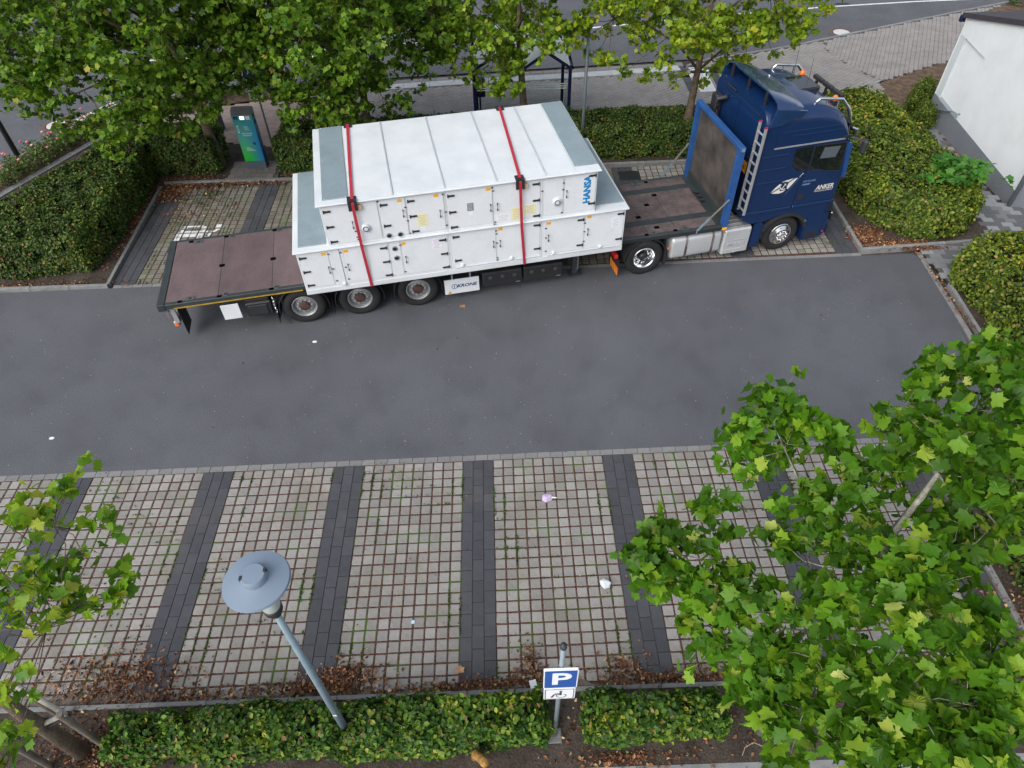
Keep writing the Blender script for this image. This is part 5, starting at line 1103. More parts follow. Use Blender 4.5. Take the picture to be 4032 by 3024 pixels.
def cloud_mesh(name, tpl, pos, nrm, spin, size):
    tv, tf = tpl; N = len(pos); X, Y_, Z = basis(nrm, spin); k = len(tv)
    v = pos[:, None, :]+size[:, None, None]*(tv[None, :, 0:1]*X[:, None, :]+tv[None, :, 1:2]*Y_[:, None, :]+tv[None, :, 2:3]*Z[:, None, :])
    v = v.reshape(-1, 3).astype(np.float32); f = np.array(tf, np.int32); F = (f[None]+(np.arange(N)*k)[:, None, None]).reshape(-1)
    me = bpy.data.meshes.new(name); me.vertices.add(len(v)); me.vertices.foreach_set('co', v.ravel()); me.loops.add(len(F)); me.loops.foreach_set('vertex_index', F)
    nf = len(F)//3; me.polygons.add(nf); me.polygons.foreach_set('loop_start', np.arange(nf, dtype=np.int32)*3); me.update(calc_edges=True); return me
LM_DARK = leafmat('leaf_deep_green', [(0,(.040,.098,.010)),(.30,(.080,.180,.014)),(.62,(.135,.260,.018)),(.90,(.20,.32,.024)),(.985,(.30,.38,.05)),(.998,(.40,.34,.05))])
LM_MID = leafmat('leaf_mid_green', [(0,(.070,.150,.012)),(.30,(.14,.26,.016)),(.65,(.22,.35,.020)),(.93,(.32,.42,.030)),(.99,(.42,.45,.07))])
LM_LITE = leafmat('leaf_yellow_green', [(0,(.085,.165,.012)),(.3,(.17,.28,.016)),(.65,(.26,.38,.021)),(.93,(.37,.44,.030)),(.992,(.46,.40,.05))])
LM_NEAR = leafmat('leaf_fresh_green', [(0,(.034,.100,.006)),(.35,(.060,.170,.008)),(.70,(.105,.250,.011)),(.93,(.18,.32,.018)),(.98,(.32,.42,.05)),(.997,(.46,.50,.13))])
LM_NEAR_O = leafmat('leaf_fresh_green_single', [(0,(.040,.115,.007)),(.35,(.075,.190,.009)),(.70,(.125,.27,.012)),(.93,(.21,.35,.020)),(.98,(.36,.46,.06)),(.995,(.50,.54,.16))], 'object')
LM_YNEAR_O = leafmat('leaf_lime_single', [(0,(.085,.22,.016)),(.4,(.17,.34,.020)),(.8,(.30,.45,.025)),(.97,(.48,.52,.06))], 'object')
LM_YNEAR = leafmat('leaf_lime', [(0,(.075,.20,.015)),(.4,(.15,.31,.018)),(.8,(.28,.43,.022)),(.97,(.46,.50,.05))])
LM_HEDGE = leafmat('hedge_leaf_dark', [(0,(.015,.036,.008)),(.35,(.032,.070,.011)),(.68,(.060,.112,.015)),(.90,(.105,.165,.022)),(.965,(.19,.20,.045)),(.985,(.19,.08,.035))], transl=.2, rough=.5, spec=.28, alt=(1.4,1.1,.8), altscale=1.1)
LM_HEDGEY = leafmat('hedge_leaf_lime', [(0,(.025,.052,.008)),(.35,(.060,.110,.013)),(.68,(.115,.180,.018)),(.91,(.21,.26,.026)),(.975,(.27,.20,.07))], transl=.25, rough=.5, spec=.28, alt=(1.6,1.35,.8), altscale=.55)
LM_HEDGEN = leafmat('hedge_leaf_near', [(0,(.016,.044,.008)),(.35,(.034,.095,.011)),(.70,(.070,.155,.016)),(.91,(.14,.22,.022)),(.97,(.28,.30,.05)),(.985,(.24,.14,.07))], transl=.25, rough=.48, spec=.3, alt=(2.0,1.45,.8), altscale=1.6)
LM_ROSE = leafmat('rose_leaf', [(0,(.035,.070,.014)),(.5,(.075,.125,.025)),(.9,(.14,.19,.035))], transl=.25)
CORE = mat('hedge_dark_core', (.020,.020,.012), .95, var=.4, vscale=12, spec=.05)
def rand_dirs(n): 
    d = RNG.normal(size=(n,3)); return d/np.linalg.norm(d, axis=1, keepdims=True)
def tree(name, label, base, trunk, clumps, lm, lo, leaf=.18, tpl=PLANE_S, bark=BARK, single=0, group=None, r0_=.14, pref=None, per=9, lim=8, thick=1.0, tilt=.85):
    """trunk: path points above base; clumps: (centre, radius, leaf count)"""
    o = empty(name, (base[0],base[1],0), 0, label, 'tree', group); B = Vector((base[0],base[1],0))
    P = [Vector((0,0,0))]+[Vector(p)-B for p in trunk]; n = len(P); rs = [r0_*(1-.72*(i/(n-1))) for i in range(n)]; rs[0] *= 1.25
    MB().tube(P, rs, 12).build('trunk', bark, o, smooth=True)
    cs = [(Vector(c)-B, r, k) for c, r, k in clumps]; A_ = np.array([tuple(c) for c, r, k in cs])
    K = max(3, len(cs)//lim); cen = A_[RNG.permutation(len(cs))[:K]].copy()
    for it in range(6):
        lab = np.argmin(((A_[:, None]-cen[None])**2).sum(2), 1)
        for k in range(K):
            if (lab == k).any(): cen[k] = A_[lab == k].mean(0)
    br = MB(); pos = []; nrm = []; limbs = []
    def on_trunk(z):
        z = min(max(z, P[min(2,n-2)].z), P[-1].z-.1)
        for a, b in zip(P[:-1], P[1:]):
            if a.z <= z <= b.z: return a+(b-a)*((z-a.z)/max(1e-6, b.z-a.z))
        return P[-1]
    for k in range(K):
        c = Vector(cen[k]); q = on_trunk(c.z-.6*math.hypot(c.x, c.y)-.1); L_ = (c-q).length
        pts = [q]+[q+(c-q)*t+Vector((random.uniform(-.05,.05)*L_, random.uniform(-.05,.05)*L_, .10*L_*math.sin(math.pi*t)+random.uniform(-.03,.03)*L_)) for t in (.3,.6)]+[c]
        rr = min(.05, .016+.010*L_)*thick; br.tube(pts, [rr,rr*.75,rr*.5,rr*.28], 6); limbs.append(pts)
    for (c, r, cnt), k in zip(cs, lab):
        pts = limbs[k]; q = min((pts[1]+(pts[2]-pts[1])*t if t < 1 else pts[2]+(pts[3]-pts[2])*(t-1) for t in (0,.4,.8,1.2,1.6,2.0)), key=lambda p: (p-c).length+.4*abs(p.z-c.z+.2))
        mid = q+(c-q)*.5+Vector((random.uniform(-.08,.08), random.uniform(-.08,.08), random.uniform(-.05,.06)))
        br.tube([q, mid, c], [.012*thick,.009*thick,.005], 5)
        m = max(3, int(cnt/per)); sc = rand_dirs(m)*(RNG.random((m,1))**.45)*r; sc[:, 2] *= .72
        for s_ in sc[:max(2, m//3)]: br.tube([c, c+Vector(s_)*.6+Vector((0,0,.03)), c+Vector(s_)], [.006,.004,.0025], 4, caps=False)
        for s_ in sc:
            kk = int(RNG.integers(max(2,per-4), per+5)); d = rand_dirs(kk)*(RNG.random((kk,1))**.5)*leaf*1.15; d[:, 2] *= .6
            pos.append(np.array(c)+s_+d); out = s_/(np.linalg.norm(s_)+.05); nn = rand_dirs(kk)*tilt+np.array([0,0,.62])+out*.5; nrm.append(nn)
    pos = np.concatenate(pos); nrm = np.concatenate(nrm); N = len(pos); spin = RNG.random(N)*6.283; size = leaf*(.62+.62*RNG.random(N))
    br.build('branches', bark, o, smooth=True)
    keep = np.ones(N, bool)
    if single:
        cp_ = np.array([0,0,CAM_H])-np.array(B); dist = np.linalg.norm(pos-cp_, axis=1); ok = pref(pos+np.array(B)) if pref else np.ones(N, bool)
        idx = np.argsort(np.where(ok, dist, 99))[:single*4]; idx = RNG.permutation(idx)[:single]; keep[idx] = False
        meshes = []
        for w in range(6):
            tv = tpl[0].copy(); tv[:, 2] += (RNG.random(len(tv))-.5)*.10; tv[:, 2] *= (.6+.35*w); me = bpy.data.meshes.new('leaf'); me.from_pydata(tv.tolist(), [], tpl[1]); me.materials.append(lo); meshes.append(me)
        X, Y_, Z = basis(nrm[idx], spin[idx])
        for j, i in enumerate(idx):
            l_ = bpy.data.objects.new('leaf', meshes[j % 6]); C.objects.link(l_); l_.parent = o; s_ = size[i]
            l_.matrix_local = Matrix(((X[j,0]*s_,Y_[j,0]*s_,Z[j,0]*s_,pos[i,0]),(X[j,1]*s_,Y_[j,1]*s_,Z[j,1]*s_,pos[i,1]),(X[j,2]*s_,Y_[j,2]*s_,Z[j,2]*s_,pos[i,2]),(0,0,0,1)))
    link('crown', cloud_mesh('crown', tpl, pos[keep], nrm[keep], spin[keep], size[keep]), lm, o)
    return o
def ellipsoid_clumps(c, r, n, cr, cnt, zmin=None, shell=.55, extra=()):
    out = []; k = 0
    while len(out) < n and k < n*40:
        k += 1; d = rand_dirs(1)[0]; q = shell+(1-shell)*RNG.random()**.6; p = np.array(c)+d*np.array(r)*q
        if zmin and p[2] < zmin: continue
        if any(np.linalg.norm(p-np.array(e[0])) < cr*.62 for e in out): continue
        out.append((tuple(p), cr*(.75+.5*RNG.random()), int(cnt*(.6+.8*RNG.random()))))
    return out+list(extra)
GT = 'plane trees along the back hedge'
tree('plane_tree', 'broad dark green plane tree over the left hedge corner and the rose bed', (-8.72,20.2), [(-8.72,20.2,1.2),(-8.70,20.2,2.9),(-9.0,20.2,4.2),(-9.2,20.1,6.0)],
     ellipsoid_clumps((-9.6,19.9,5.0),(4.15,3.3,3.0),120,.80,300,zmin=1.9,shell=.45,extra=[((-12.6,18.8,2.9),.7,180),((-13.5,20.3,3.0),.55,150),((-14.1,20.9,2.9),.5,110),((-10.6,18.2,2.5),.8,240),((-10.0,17.6,2.3),.6,160),((-11.2,18.0,2.5),.7,180),((-12.0,19.0,2.9),.8,200),((-9.4,17.4,2.9),.7,160),((-12.9,19.6,3.9),.6,150)]), LM_DARK, LM_NEAR_O, .155, group=GT, r0_=.17)
tree('plane_tree', 'dense deep green plane tree hanging over the left half of the white unit', (-3.95,20.6), [(-3.95,20.6,1.3),(-3.9,20.6,2.8),(-4.0,20.5,4.2),(-4.1,20.4,6.0)],
     ellipsoid_clumps((-4.1,20.2,5.0),(3.3,3.0,2.9),92,.78,280,zmin=1.9,shell=.45,extra=[((-2.2,20.6,2.4),.5,50),((-1.9,20.7,3.0),.6,70),((-3.2,19.0,2.5),.6,80),((-4.3,18.7,2.5),.7,90),((-5.3,18.8,2.6),.6,80),((-6.0,19.3,2.9),.6,80),((-5.75,18.9,2.15),.42,90),((-5.3,18.8,2.5),.5,110),((-4.7,18.9,2.15),.45,90),((-4.0,18.9,2.2),.45,90),((-3.3,19.0,2.1),.42,80),((-2.6,19.3,2.4),.45,90),((-6.3,19.1,2.9),.5,100)]), LM_DARK, LM_NEAR_O, .155, group=GT, r0_=.15)
tree('plane_tree', 'slender yellow green plane tree in front of the bus shelter', (.90,20.6), [(.88,20.6,1.4),(.80,20.6,2.7),(.72,20.6,3.6),(.8,20.6,5.0)],
     ellipsoid_clumps((.35,20.6,4.9),(2.35,2.0,2.5),66,.55,165,zmin=2.5,shell=.25,extra=[((-.9,20.4,2.75),.45,45),((-.4,20.3,3.1),.45,50),((.35,20.2,2.5),.42,45),((.3,20.2,3.2),.45,50),((1.2,20.3,3.7),.45,45),((2.0,20.5,3.7),.3,30),((1.5,20.4,3.2),.3,25),((-.2,19.9,2.6),.5,110),((.4,19.8,2.5),.5,110),((-.9,20.0,3.2),.5,110),((.3,19.6,3.2),.55,120)]), LM_MID, LM_NEAR_O, .15, group=GT, r0_=.14)
tree('plane_tree', 'open yellow green plane tree with a leaning trunk behind the blue headboard', (5.80,20.3), [(5.93,20.35,1.2),(5.98,20.4,2.5),(6.0,20.4,3.7),(6.1,20.4,5.2)],
     ellipsoid_clumps((6.0,20.2,4.7),(3.3,2.2,2.0),66,.52,150,zmin=2.5,shell=.35,extra=[((2.9,20.3,3.0),.45,50),((3.2,20.4,3.7),.5,55),((3.9,20.2,2.7),.45,50),((4.6,20.2,2.5),.45,45),((5.3,20.0,2.5),.4,45),((3.4,20.5,4.3),.5,55),((6.5,20.0,2.6),.4,45),((7.2,20.0,2.6),.4,42),((8.1,20.4,2.9),.32,32),((8.9,20.6,3.2),.3,28),((9.3,20.8,3.9),.35,35),((8.9,20.7,4.2),.4,40),((7.6,20.2,3.4),.4,40),((6.2,20.6,2.1),.2,14),((2.55,19.5,4.3),.5,120),((2.9,19.4,4.8),.5,120),((2.45,19.6,3.75),.42,80),((3.2,19.5,3.3),.45,90),((3.8,19.4,3.9),.55,120),((4.6,19.3,3.5),.5,110)]), LM_LITE, LM_NEAR_O, .15, group=GT, r0_=.15)
NR = [(3.26,5.55,4.6),(3.41,5.12,4.4),(2.98,5.27,4.5),(3.71,5.34,4.6),(3.44,5.68,4.7),(2.89,5.0,4.3),(1.82,4.02,4.2),(1.63,3.68,4.0),(2.02,3.49,3.9),(2.28,3.21,3.8),(2.08,3.04,3.6),(2.44,4.49,4.0),(1.53,3.86,4.2),(2.5,3.69,3.8),(2.07,3.89,4.1),(4.68,5.2,5.0),(5.1,5.36,5.2),(5.06,4.72,5.3),(5.41,4.9,5.6),(5.53,5.32,5.6),(4.68,4.72,5.0),(4.94,4.17,5.2),(5.0,3.98,5.6),(5.3,5.64,5.3),(4.44,4.96,4.8),(5.08,4.29,5.8),(3.36,4.25,4.4),(3.89,4.6,4.6),(3.82,4.1,4.7),(3.24,3.67,4.5),(3.0,3.85,4.3),(3.53,3.38,4.9),(3.81,3.14,5.3),(4.36,3.47,5.2),(4.72,3.46,5.2),(3.91,5.02,4.5),(4.13,4.44,4.8),(2.67,3.16,4.2),(3.0,3.05,4.6),(3.17,2.76,5.0),(3.47,2.74,5.3),(3.94,2.86,5.2),(2.52,2.63,4.2),(2.76,2.47,4.6),(2.99,2.3,5.0),(3.26,2.25,5.3),(3.66,2.27,5.3),(4.08,2.3,5.2),(2.61,2.12,4.3),(2.81,1.8,4.4),(2.98,1.87,4.9),(3.21,1.76,5.2),(3.61,1.82,5.2),(3.91,1.85,5.3),(3.02,1.56,4.7),(3.24,1.48,5.0),(3.62,1.48,5.2),(2.35,2.86,4.0),(2.4,2.35,4.0),(4.47,3.23,5.0)]
deep = [(3.0,2.6,3.4),(3.5,2.2,3.6),(3.2,3.2,3.3),(4.2,2.4,3.8),(2.8,2.0,3.3),(4.6,3.0,4.0),(4.9,4.0,4.1),(5.4,4.6,4.4),(4.2,1.8,4.2),(4.6,2.2,4.8)]
tree('plane_tree', 'near plane tree with large fresh green leaves filling the lower right corner', (3.60,3.15), [(3.62,3.2,1.5),(3.70,3.3,3.2),(3.80,3.48,5.1),(4.04,3.70,5.9)],
     [(c, .33, 78) for c in NR]+[(c, .42, 60) for c in deep]+[((4.2,3.9,6.0),.32,70),((3.95,3.95,5.75),.25,45),((4.3,3.5,5.8),.3,60)], LM_NEAR, LM_NEAR_O, .165, PLANE_F, BARKG, single=295, r0_=.068, group='plane trees of the near bed', per=8, lim=6, thick=.6, tilt=1.15)
NL = [(-4.98,4.6,4.8),(-5.03,4.24,4.8),(-4.63,4.17,4.7),(-4.48,4.17,4.6),(-4.91,3.73,4.9),(-4.53,3.61,4.8),(-4.45,3.77,4.7),(-4.09,3.55,4.4),(-4.21,3.34,4.4),(-4.41,3.31,4.5),(-4.62,3.27,4.7),(-4.81,3.32,4.9),(-4.69,2.86,4.9),(-4.7,2.67,4.6),(-4.69,2.42,4.6),(-4.64,2.16,4.4),(-4.6,1.91,4.3),(-5.21,4.01,5.0),(-5.26,4.3,4.9),(-4.62,3.42,4.7),(-4.8,3.52,4.8),(-4.07,3.7,4.3),(-4.96,4.79,4.7),(-4.75,3.08,4.9),(-4.88,3.37,5.1)]
tree('plane_tree', 'lime green plane tree reaching into the picture over the timber stakes at left', (-6.40,3.22), [(-6.4,3.22,1.8),(-6.3,3.25,3.2),(-6.2,3.3,4.4),(-6.1,3.4,6.0)],
     [(c, .25, 22) for c in NL]+[((-5.6,3.6,5.3),.5,50),((-5.9,2.8,5.2),.6,60),((-6.6,3.6,5.6),.8,90),((-5.5,2.4,4.8),.4,30)], LM_YNEAR, LM_YNEAR_O, .140, PLANE_F, BARK, single=180, r0_=.095, group='plane trees of the near bed', per=6, thick=.5, tilt=1.0, pref=lambda p: p[:, 0] > -5.2)

# hedges: leaves over a trimmed body
def hedge(name, label, poly, z1, lm, dens, size, z0=.02, bulge=.05, cat='hedge', top_jit=.07, group='trimmed hedges'):
    ar = sum(poly[i][0]*poly[(i+1)%len(poly)][1]-poly[(i+1)%len(poly)][0]*poly[i][1] for i in range(len(poly)))
    if ar < 0: poly = poly[::-1]
    cx = sum(p[0] for p in poly)/len(poly); cy = sum(p[1] for p in poly)/len(poly)
    o = empty(name, (cx,cy,0), 0, label, cat, group); sh = np.array([cx,cy,0])
    n = len(poly); ins = []
    for i in range(n):
        a, b, c = Vector(poly[i-1]), Vector(poly[i]), Vector(poly[(i+1)%n]); d1 = (b-a).normalized(); d2 = (c-b).normalized(); nn = (Vector((-d1.y,d1.x))+Vector((-d2.y,d2.x))).normalized(); ins.append(tuple(b+nn*(size*1.7)-Vector((cx,cy))))
    MB().prism(ins, 'z', z0, z1-size*1.6).build('dark_core', CORE, o)  # solid dark core added inside the leaves to block light
    xs = np.array([p[0] for p in poly]); ys = np.array([p[1] for p in poly]); A = (xs.max()-xs.min())*(ys.max()-ys.min()); m = int(A*dens)
    X = xs.min()+RNG.random(m)*(xs.max()-xs.min()); Yy = ys.min()+RNG.random(m)*(ys.max()-ys.min()); k = inpoly(poly, X, Yy); X, Yy = X[k], Yy[k]; m = len(X)
    und = .05*np.sin(X*9.1+Yy*6.3)+.05*np.sin(X*2.3+Yy*1.1)+.04*np.sin(X*5.1-Yy*4.3)+.03*np.sin(Yy*7.7+X*1.3)
    # rounded shoulder: distance to the outline
    dm = np.full(m, 9.)
    for i in range(n):
        a = np.array(poly[i]); b = np.array(poly[(i+1)%n]); d = b-a; t = np.clip(((X-a[0])*d[0]+(Yy-a[1])*d[1])/(d@d), 0, 1); dm = np.minimum(dm, np.hypot(X-a[0]-t*d[0], Yy-a[1]-t*d[1]))
    drop = .16*np.clip(1-dm/.16, 0, 1)**2
    P = [np.stack([X, Yy, z1+und*bulge/.05-drop+RNG.normal(size=m)*top_jit*.6-np.abs(RNG.normal(size=m))*top_jit*.5], 1)]; Nn = [np.tile([0,0,1.], (m,1))+RNG.normal(size=(m,3))*.55]
    for i in range(n):
        a = np.array(poly[i]); b = np.array(poly[(i+1)%n]); d = b-a; L_ = np.linalg.norm(d); m2 = int(L_*(z1-z0)*dens*1.05); t = RNG.random(m2); z = z0+RNG.random(m2)*(z1-z0); nv = np.array([d[1],-d[0]])/L_
        und = .05*np.sin(t*L_*3.1+z*2.7)+.03*np.sin(t*L_*7.3-z*5.1); off = und*bulge/.05+RNG.normal(size=m2)*top_jit*.5-.06*(z-z0 < .18)-.12*np.clip((z-(z1-.14))/.14,0,1)**2
        q = a+d*t[:, None]+nv*off[:, None]; P.append(np.stack([q[:,0], q[:,1], z], 1)); Nn.append(np.tile([nv[0],nv[1],.45], (m2,1))+RNG.normal(size=(m2,3))*.5)
    P = np.concatenate(P); Nn = np.concatenate(Nn)
    gap = np.sin(P[:,0]*6.7+P[:,1]*3.1+P[:,2]*4.2)+np.sin(P[:,1]*7.9-P[:,0]*2.7+P[:,2]*6.1)+np.sin(P[:,0]*11.3-P[:,2]*9.7+P[:,1]*5.3)
    inn = np.clip((gap-1.1)/1.4, 0, 1); P -= Nn/np.linalg.norm(Nn, axis=1, keepdims=True)*(inn*.12)[:, None]; kp = RNG.random(len(P)) > inn*.75
    P = P[kp]-sh; Nn = Nn[kp]; N = len(P)
    link('foliage', cloud_mesh('foliage', OVAL, P, Nn, RNG.random(N)*6.283, size*(.7+.6*RNG.random(N))), lm, o); return o
hedge('hedge', 'long low hedge in front of the near bays with the path lamp rising from it', [(-5.72,3.52),(-4.2,3.55),(0.36,3.58),(.40,3.05),(-1.5,3.0),(-4.5,3.0),(-5.78,3.06)], .82, LM_HEDGEN, 1500, .080, group='low hedges of the near bays')
hedge('hedge', 'short block of hedge right of the P sign in front of the near bays', [(1.03,3.55),(2.92,3.50),(2.98,3.06),(1.10,3.06)], .80, LM_HEDGEN, 1500, .080, group='low hedges of the near bays')
hedge('hedge', 'big dark trimmed hedge left of the charging bay, below the rose bed', [(-14.6,14.72),(-12.8,14.70),(-10.75,14.95),(-10.50,16.2),(-10.45,18.6),(-10.5,19.75),(-8.62,19.75),(-8.60,20.95),(-10.2,21.1),(-11.2,20.95),(-11.94,19.65),(-13.44,16.85)], 1.15, LM_HEDGE, 1250, .072, bulge=.03)
hedge('hedge', 'long dark trimmed hedge behind the truck and in front of the bus shelter', [(-6.75,19.72),(-2.0,19.8),(3.6,19.9),(9.4,20.0),(9.5,21.25),(3.0,21.15),(-6.6,21.05)], 1.15, LM_HEDGE, 1250, .070, bulge=.03)
hedge('hedge', 'large yellow green hedge block between the truck front and the white building', [(9.95,17.0),(10.3,16.0),(10.85,15.35),(11.6,15.12),(12.55,15.35),(12.85,16.0),(12.80,17.6),(12.65,19.2),(12.4,21.2),(12.0,21.95),(10.6,21.7),(9.95,20.5)], 1.2, LM_HEDGEY, 950, .085, top_jit=.09, bulge=.04)
hedge('hedge', 'dark green hedge right of the asphalt, below the grey slab path', [(11.28,13.55),(11.9,13.95),(14.5,14.05),(14.5,7.2),(11.0,7.2),(11.05,9.5),(11.32,11.3)], 1.1, LM_HEDGEY, 700, .085, top_jit=.10)
hedge('hedge', 'dark hedge behind the right tree at the end of the near bays', [(8.75,7.8),(10.4,8.2),(10.6,6.5),(10.4,3.6),(8.9,3.4),(8.6,5.6)], 1.0, LM_HEDGE, 700, .08)
hedge('shrub', 'rounded pale green shrub against the plinth of the white building', [(13.75,21.2),(14.2,21.2),(14.42,22.3),(15.2,23.3),(14.9,23.6),(14.1,22.7)], .72, leafmat('shrub_leaf', [(0,(.05,.08,.012)),(.5,(.10,.16,.02)),(.9,(.19,.24,.035))]), 1300, .07, bulge=.09, cat='shrub', group=None, top_jit=.12)
# sapling growing through the right hedge
sp_ = empty('sapling', (12.3,16.3,0), 0, 'bright green broad leaved sapling growing out of the right hedge', 'sapling')
mb = MB(); pp_ = []; nn_ = []
for k in range(26):
    x, y, z = RNG.normal()*.40, RNG.normal()*.32, 1.32+.25*RNG.random(); mb.tube([(x*.3,y*.3,.9),(x*.8,y*.8,1.2),(x,y,z)], [.01,.007,.004], 4)
    m = 8; d = rand_dirs(m)*.17; d[:, 2] *= .5; pp_.append(np.array([x,y,z])+d); nn_.append(rand_dirs(m)*.5+np.array([0,0,.9]))
mb.build('stems', BARK, sp_); pp_ = np.concatenate(pp_); nn_ = np.concatenate(nn_)
link('foliage', cloud_mesh('foliage', PLANE_S, pp_, nn_, RNG.random(len(pp_))*6.28, .16+.10*RNG.random(len(pp_))), leafmat('sapling_leaf', [(0,(.045,.16,.022)),(.5,(.07,.24,.03)),(.95,(.14,.32,.05))]), sp_)
# roses: separate bushes with blooms
PINKF = mat('rose_pink', (.72,.16,.22), .6, orand=.2); PALEF = mat('rose_pale', (.80,.50,.45), .6)
RB = [(-15.5,18.9),(-15.0,19.6),(-14.75,20.2),(-15.2,20.3),(-14.45,20.8),(-14.9,21.2),(-14.2,21.4),(-14.5,21.9),(-13.95,21.95),(-14.2,22.5),(-13.6,22.6),(-13.9,23.1),(-13.1,23.2),(-12.6,23.7),(-13.2,23.9),(-11.9,24.5),(-11.0,25.0),(-10.0,25.2),(-9.0,25.4)]
RL = ['at the lower end of the rose bed','beside the pale edging, low in the bed','by the edging, third from the near end','close to the dark street lamp','beside the edging, midway','by the road kerb past the street lamp','by the edging before the manhole','by the kerb opposite the manhole','at the edging under the left tree','on the kerb side under the tree edge','in the shade of the left tree','by the road marks under the tree','half hidden by the plane leaves','where the bed starts to bend','on the kerb where the bed bends','on the far leg of the bed','on the far leg, second one','on the far leg behind the trunk','at the far end of the bed']
for (x, y), l_ in zip(RB, RL):
    o = empty('rose_bush', (x,y,0), 0, 'low rose bush with pink blooms '+l_, 'rose bush', 'rose bushes'); m = 380
    d = rand_dirs(m)*(RNG.random((m,1))**.4)*np.array([.42,.42,.25])+np.array([0,0,.32]); link('foliage', cloud_mesh('foliage', OVAL, d, rand_dirs(m)*.6+np.array([0,0,.8]), RNG.random(m)*6.28, .055+.04*RNG.random(m)), LM_ROSE, o)
    mb = MB()
    for k in range(6): a = k*1.05; mb.tube([(0,0,.05),(.2*math.cos(a),.2*math.sin(a),.3),(.32*math.cos(a),.32*math.sin(a),.45)], .006, 4)
    mb.build('stems', BARK, o)
    for k in range(int(RNG.integers(1,4))):
        a, r = RNG.random()*6.28, .3*RNG.random(); MB().lathe([(-.02,.001),(-.01,.035),(.02,.045),(.03,.03),(.015,.02),(.03,.012),(.03,.001)], (r*math.cos(a), r*math.sin(a), .56+.08*RNG.random()), n=7).build('bloom', PINKF if RNG.random() < .65 else PALEF, o)
o = empty('rose_bush', (23.2,32.0,0), 0, 'rose bush with a red bloom in the mulch bed at the top right corner', 'rose bush', 'rose bushes'); m = 500
d = rand_dirs(m)*np.array([.7,.5,.4])+np.array([0,0,.4]); link('foliage', cloud_mesh('foliage', OVAL, d, rand_dirs(m)+np.array([0,0,.8]), RNG.random(m)*6.28, .08+.04*RNG.random(m)), LM_ROSE, o); MB().sphere((0,0,.85),.1,8,6).build('bloom', mat('rose_red', (.6,.03,.09), .6), o)
# fallen leaves in the corners and grass tufts in the joints
BROWN = leafmat('fallen_leaf', [(0,(.055,.026,.016)),(.35,(.13,.055,.028)),(.68,(.22,.095,.046)),(.90,(.36,.19,.095)),(.975,(.52,.38,.20))], transl=.1, rough=.8)
CURL = (OVAL[0]*np.array([.9,1,1.6]), OVAL[1])
def litter(name, spots, n, size, tpl=CURL, lift=.02):
    P = []
    for (x, y, sx, sy, w) in spots: k = int(n*w); P.append(np.stack([x+RNG.normal(size=k)*sx, y+RNG.normal(size=k)*sy, lift+np.abs(RNG.normal(size=k))*.018], 1))
    P = np.concatenate(P); N = len(P); link(name, cloud_mesh(name, tpl, P, rand_dirs(N)*.8+np.array([0,0,.7]), RNG.random(N)*6.28, size*(.4+.9*RNG.random(N)**1.6)), BROWN, None, kind='stuff')
litter('leaf_litter', [(-6.3,4.25,.6,.24,.34),(-5.0,3.98,.5,.05,.07),(-3.6,4.03,.5,.06,.09),(-2.9,4.10,.28,.12,.16),(-2.55,4.2,.25,.14,.10),(-1.2,3.96,.6,.05,.07),(-.4,3.98,.4,.06,.09),(.25,4.28,.10,.16,.05),(.35,4.05,.3,.08,.08),(1.75,4.12,.22,.14,.10),(2.4,3.97,.3,.06,.07),(3.3,4.0,.6,.08,.10),(4.8,4.0,.8,.08,.12)], 3600, .062)
litter('leaf_litter', [(-6.3,3.3,.5,.25,.30),(-5.9,2.95,.3,.2,.15),(3.4,3.3,.5,.25,.06),(1.6,2.85,.5,.06,.12),(.8,3.4,.15,.2,.02),(7.9,4.6,.15,.4,.15),(8.7,4.4,.4,.6,.35)], 2600, .065, lift=.05)
litter('leaf_litter', [(-9.9,18.9,.28,.28,.30),(-10.42,17.2,.12,.9,.26),(-9.0,19.15,.6,.10,.14),(-7.6,19.2,.9,.07,.12),(-9.0,17.8,.7,.5,.04),(-9.4,19.55,.6,.10,.12),(-12.5,14.5,1.2,.09,.12),(-6.5,19.55,.2,.1,.03)], 5200, .07)
litter('leaf_litter', [(9.95,15.4,.25,.22,.5),(10.6,15.0,.45,.08,.35),(11.2,14.75,.3,.05,.10),(10.95,12.5,.05,1.0,.06)], 3000, .065, lift=.045)
litter('leaf_litter', [(-4,6.3,3.2,1.3,.5),(1.5,6.3,3.2,1.3,.5)], 170, .04, lift=.004)
litter('leaf_litter', [(-2,11.5,6,1.6,1)], 50, .05, lift=.004)
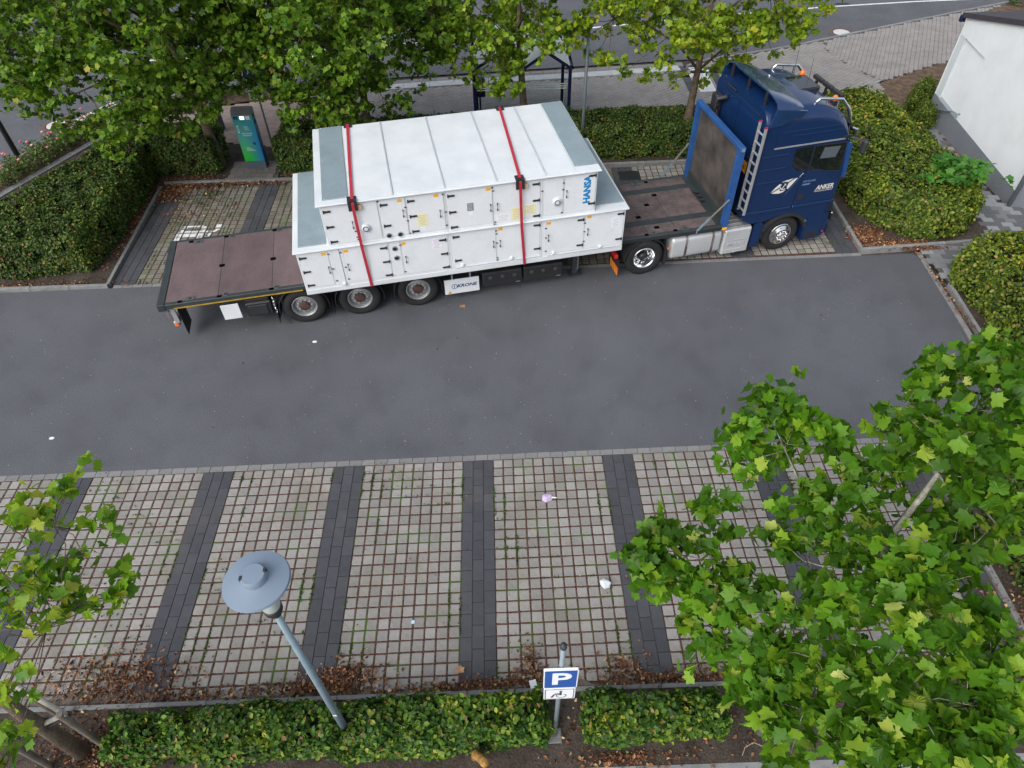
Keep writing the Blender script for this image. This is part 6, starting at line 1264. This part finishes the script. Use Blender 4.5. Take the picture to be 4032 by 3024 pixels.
for i, (x, y, l_) in enumerate(((-.975,13.07,'single tan fallen leaf on the asphalt below the brand board'),(-.87,4.21,'curled tan fallen leaf at the foot of the dark strip left of the P sign'),(-9.0,17.6,'yellowed fallen leaf on the charging bay pavers'))):
    tv = PLANE_S[0]*.16; me = bpy.data.meshes.new('fallen_leaf'); me.from_pydata(tv.tolist(), [], PLANE_S[1]); link('fallen_leaf', me, mat('tan_leaf', (.42,.24,.12), .8, var=.3, vscale=15), None, label=l_, cat='leaf').location = (x, y, .025)
GRASS = leafmat('joint_grass', [(0,(.035,.07,.015)),(.5,(.06,.12,.02)),(1,(.11,.17,.04))])
P = []
for (a, b), (c, d) in zip(NS[:-1], NS[1:]):
    for e in (b+.01, c-.01, b+.2, c-.2, b+.4):
        k = 300; y = NY0(0)+RNG.random(k)*4.3; k_ = np.sin(y*2.1+e*3)+.6*np.sin(y*5.3+e) > .62; P.append(np.stack([np.full(k_.sum(), e)+RNG.normal(size=k_.sum())*.012, y[k_], np.full(k_.sum(), -.004)], 1))
    k = 500; x = b+RNG.random(k)*(c-b); jy = NY1(0)-.2*RNG.integers(0,21,k); k_ = (np.sin(x*2.2+jy*3.1)+np.sin(jy*1.3+x) > .9); P.append(np.stack([x[k_], jy[k_]+RNG.normal(size=k_.sum())*.012, np.full(k_.sum(), -.004)], 1))
for e in np.arange(-9.27,-7.3,.2): k = 260; y = 14.4+RNG.random(k)*4.7; k_ = np.sin(y*1.9+e*9)+np.sin(y*4.1+e*2) > .2; P.append(np.stack([np.full(k_.sum(), e-.1)+RNG.normal(size=k_.sum())*.014, y[k_], np.full(k_.sum(), -.002)], 1))
for cx_, cy_, k in ((-8.6,18.7,160),(-8.9,18.2,80),(-2.75,4.3,40),(.15,4.5,30),(9.55,17.5,40),(8.85,15.2,50),(11.1,14.6,30)): P.append(np.stack([cx_+RNG.normal(size=k)*.16, cy_+RNG.normal(size=k)*.10, np.full(k,.0)], 1))
P = np.concatenate(P); N = len(P)
link('joint_grass', cloud_mesh('joint_grass', OVAL, P+np.array([0,0,.01]), rand_dirs(N)*.8+np.array([0,0,.6]), RNG.random(N)*6.28, .022+.03*RNG.random(N)), GRASS, None, kind='stuff')
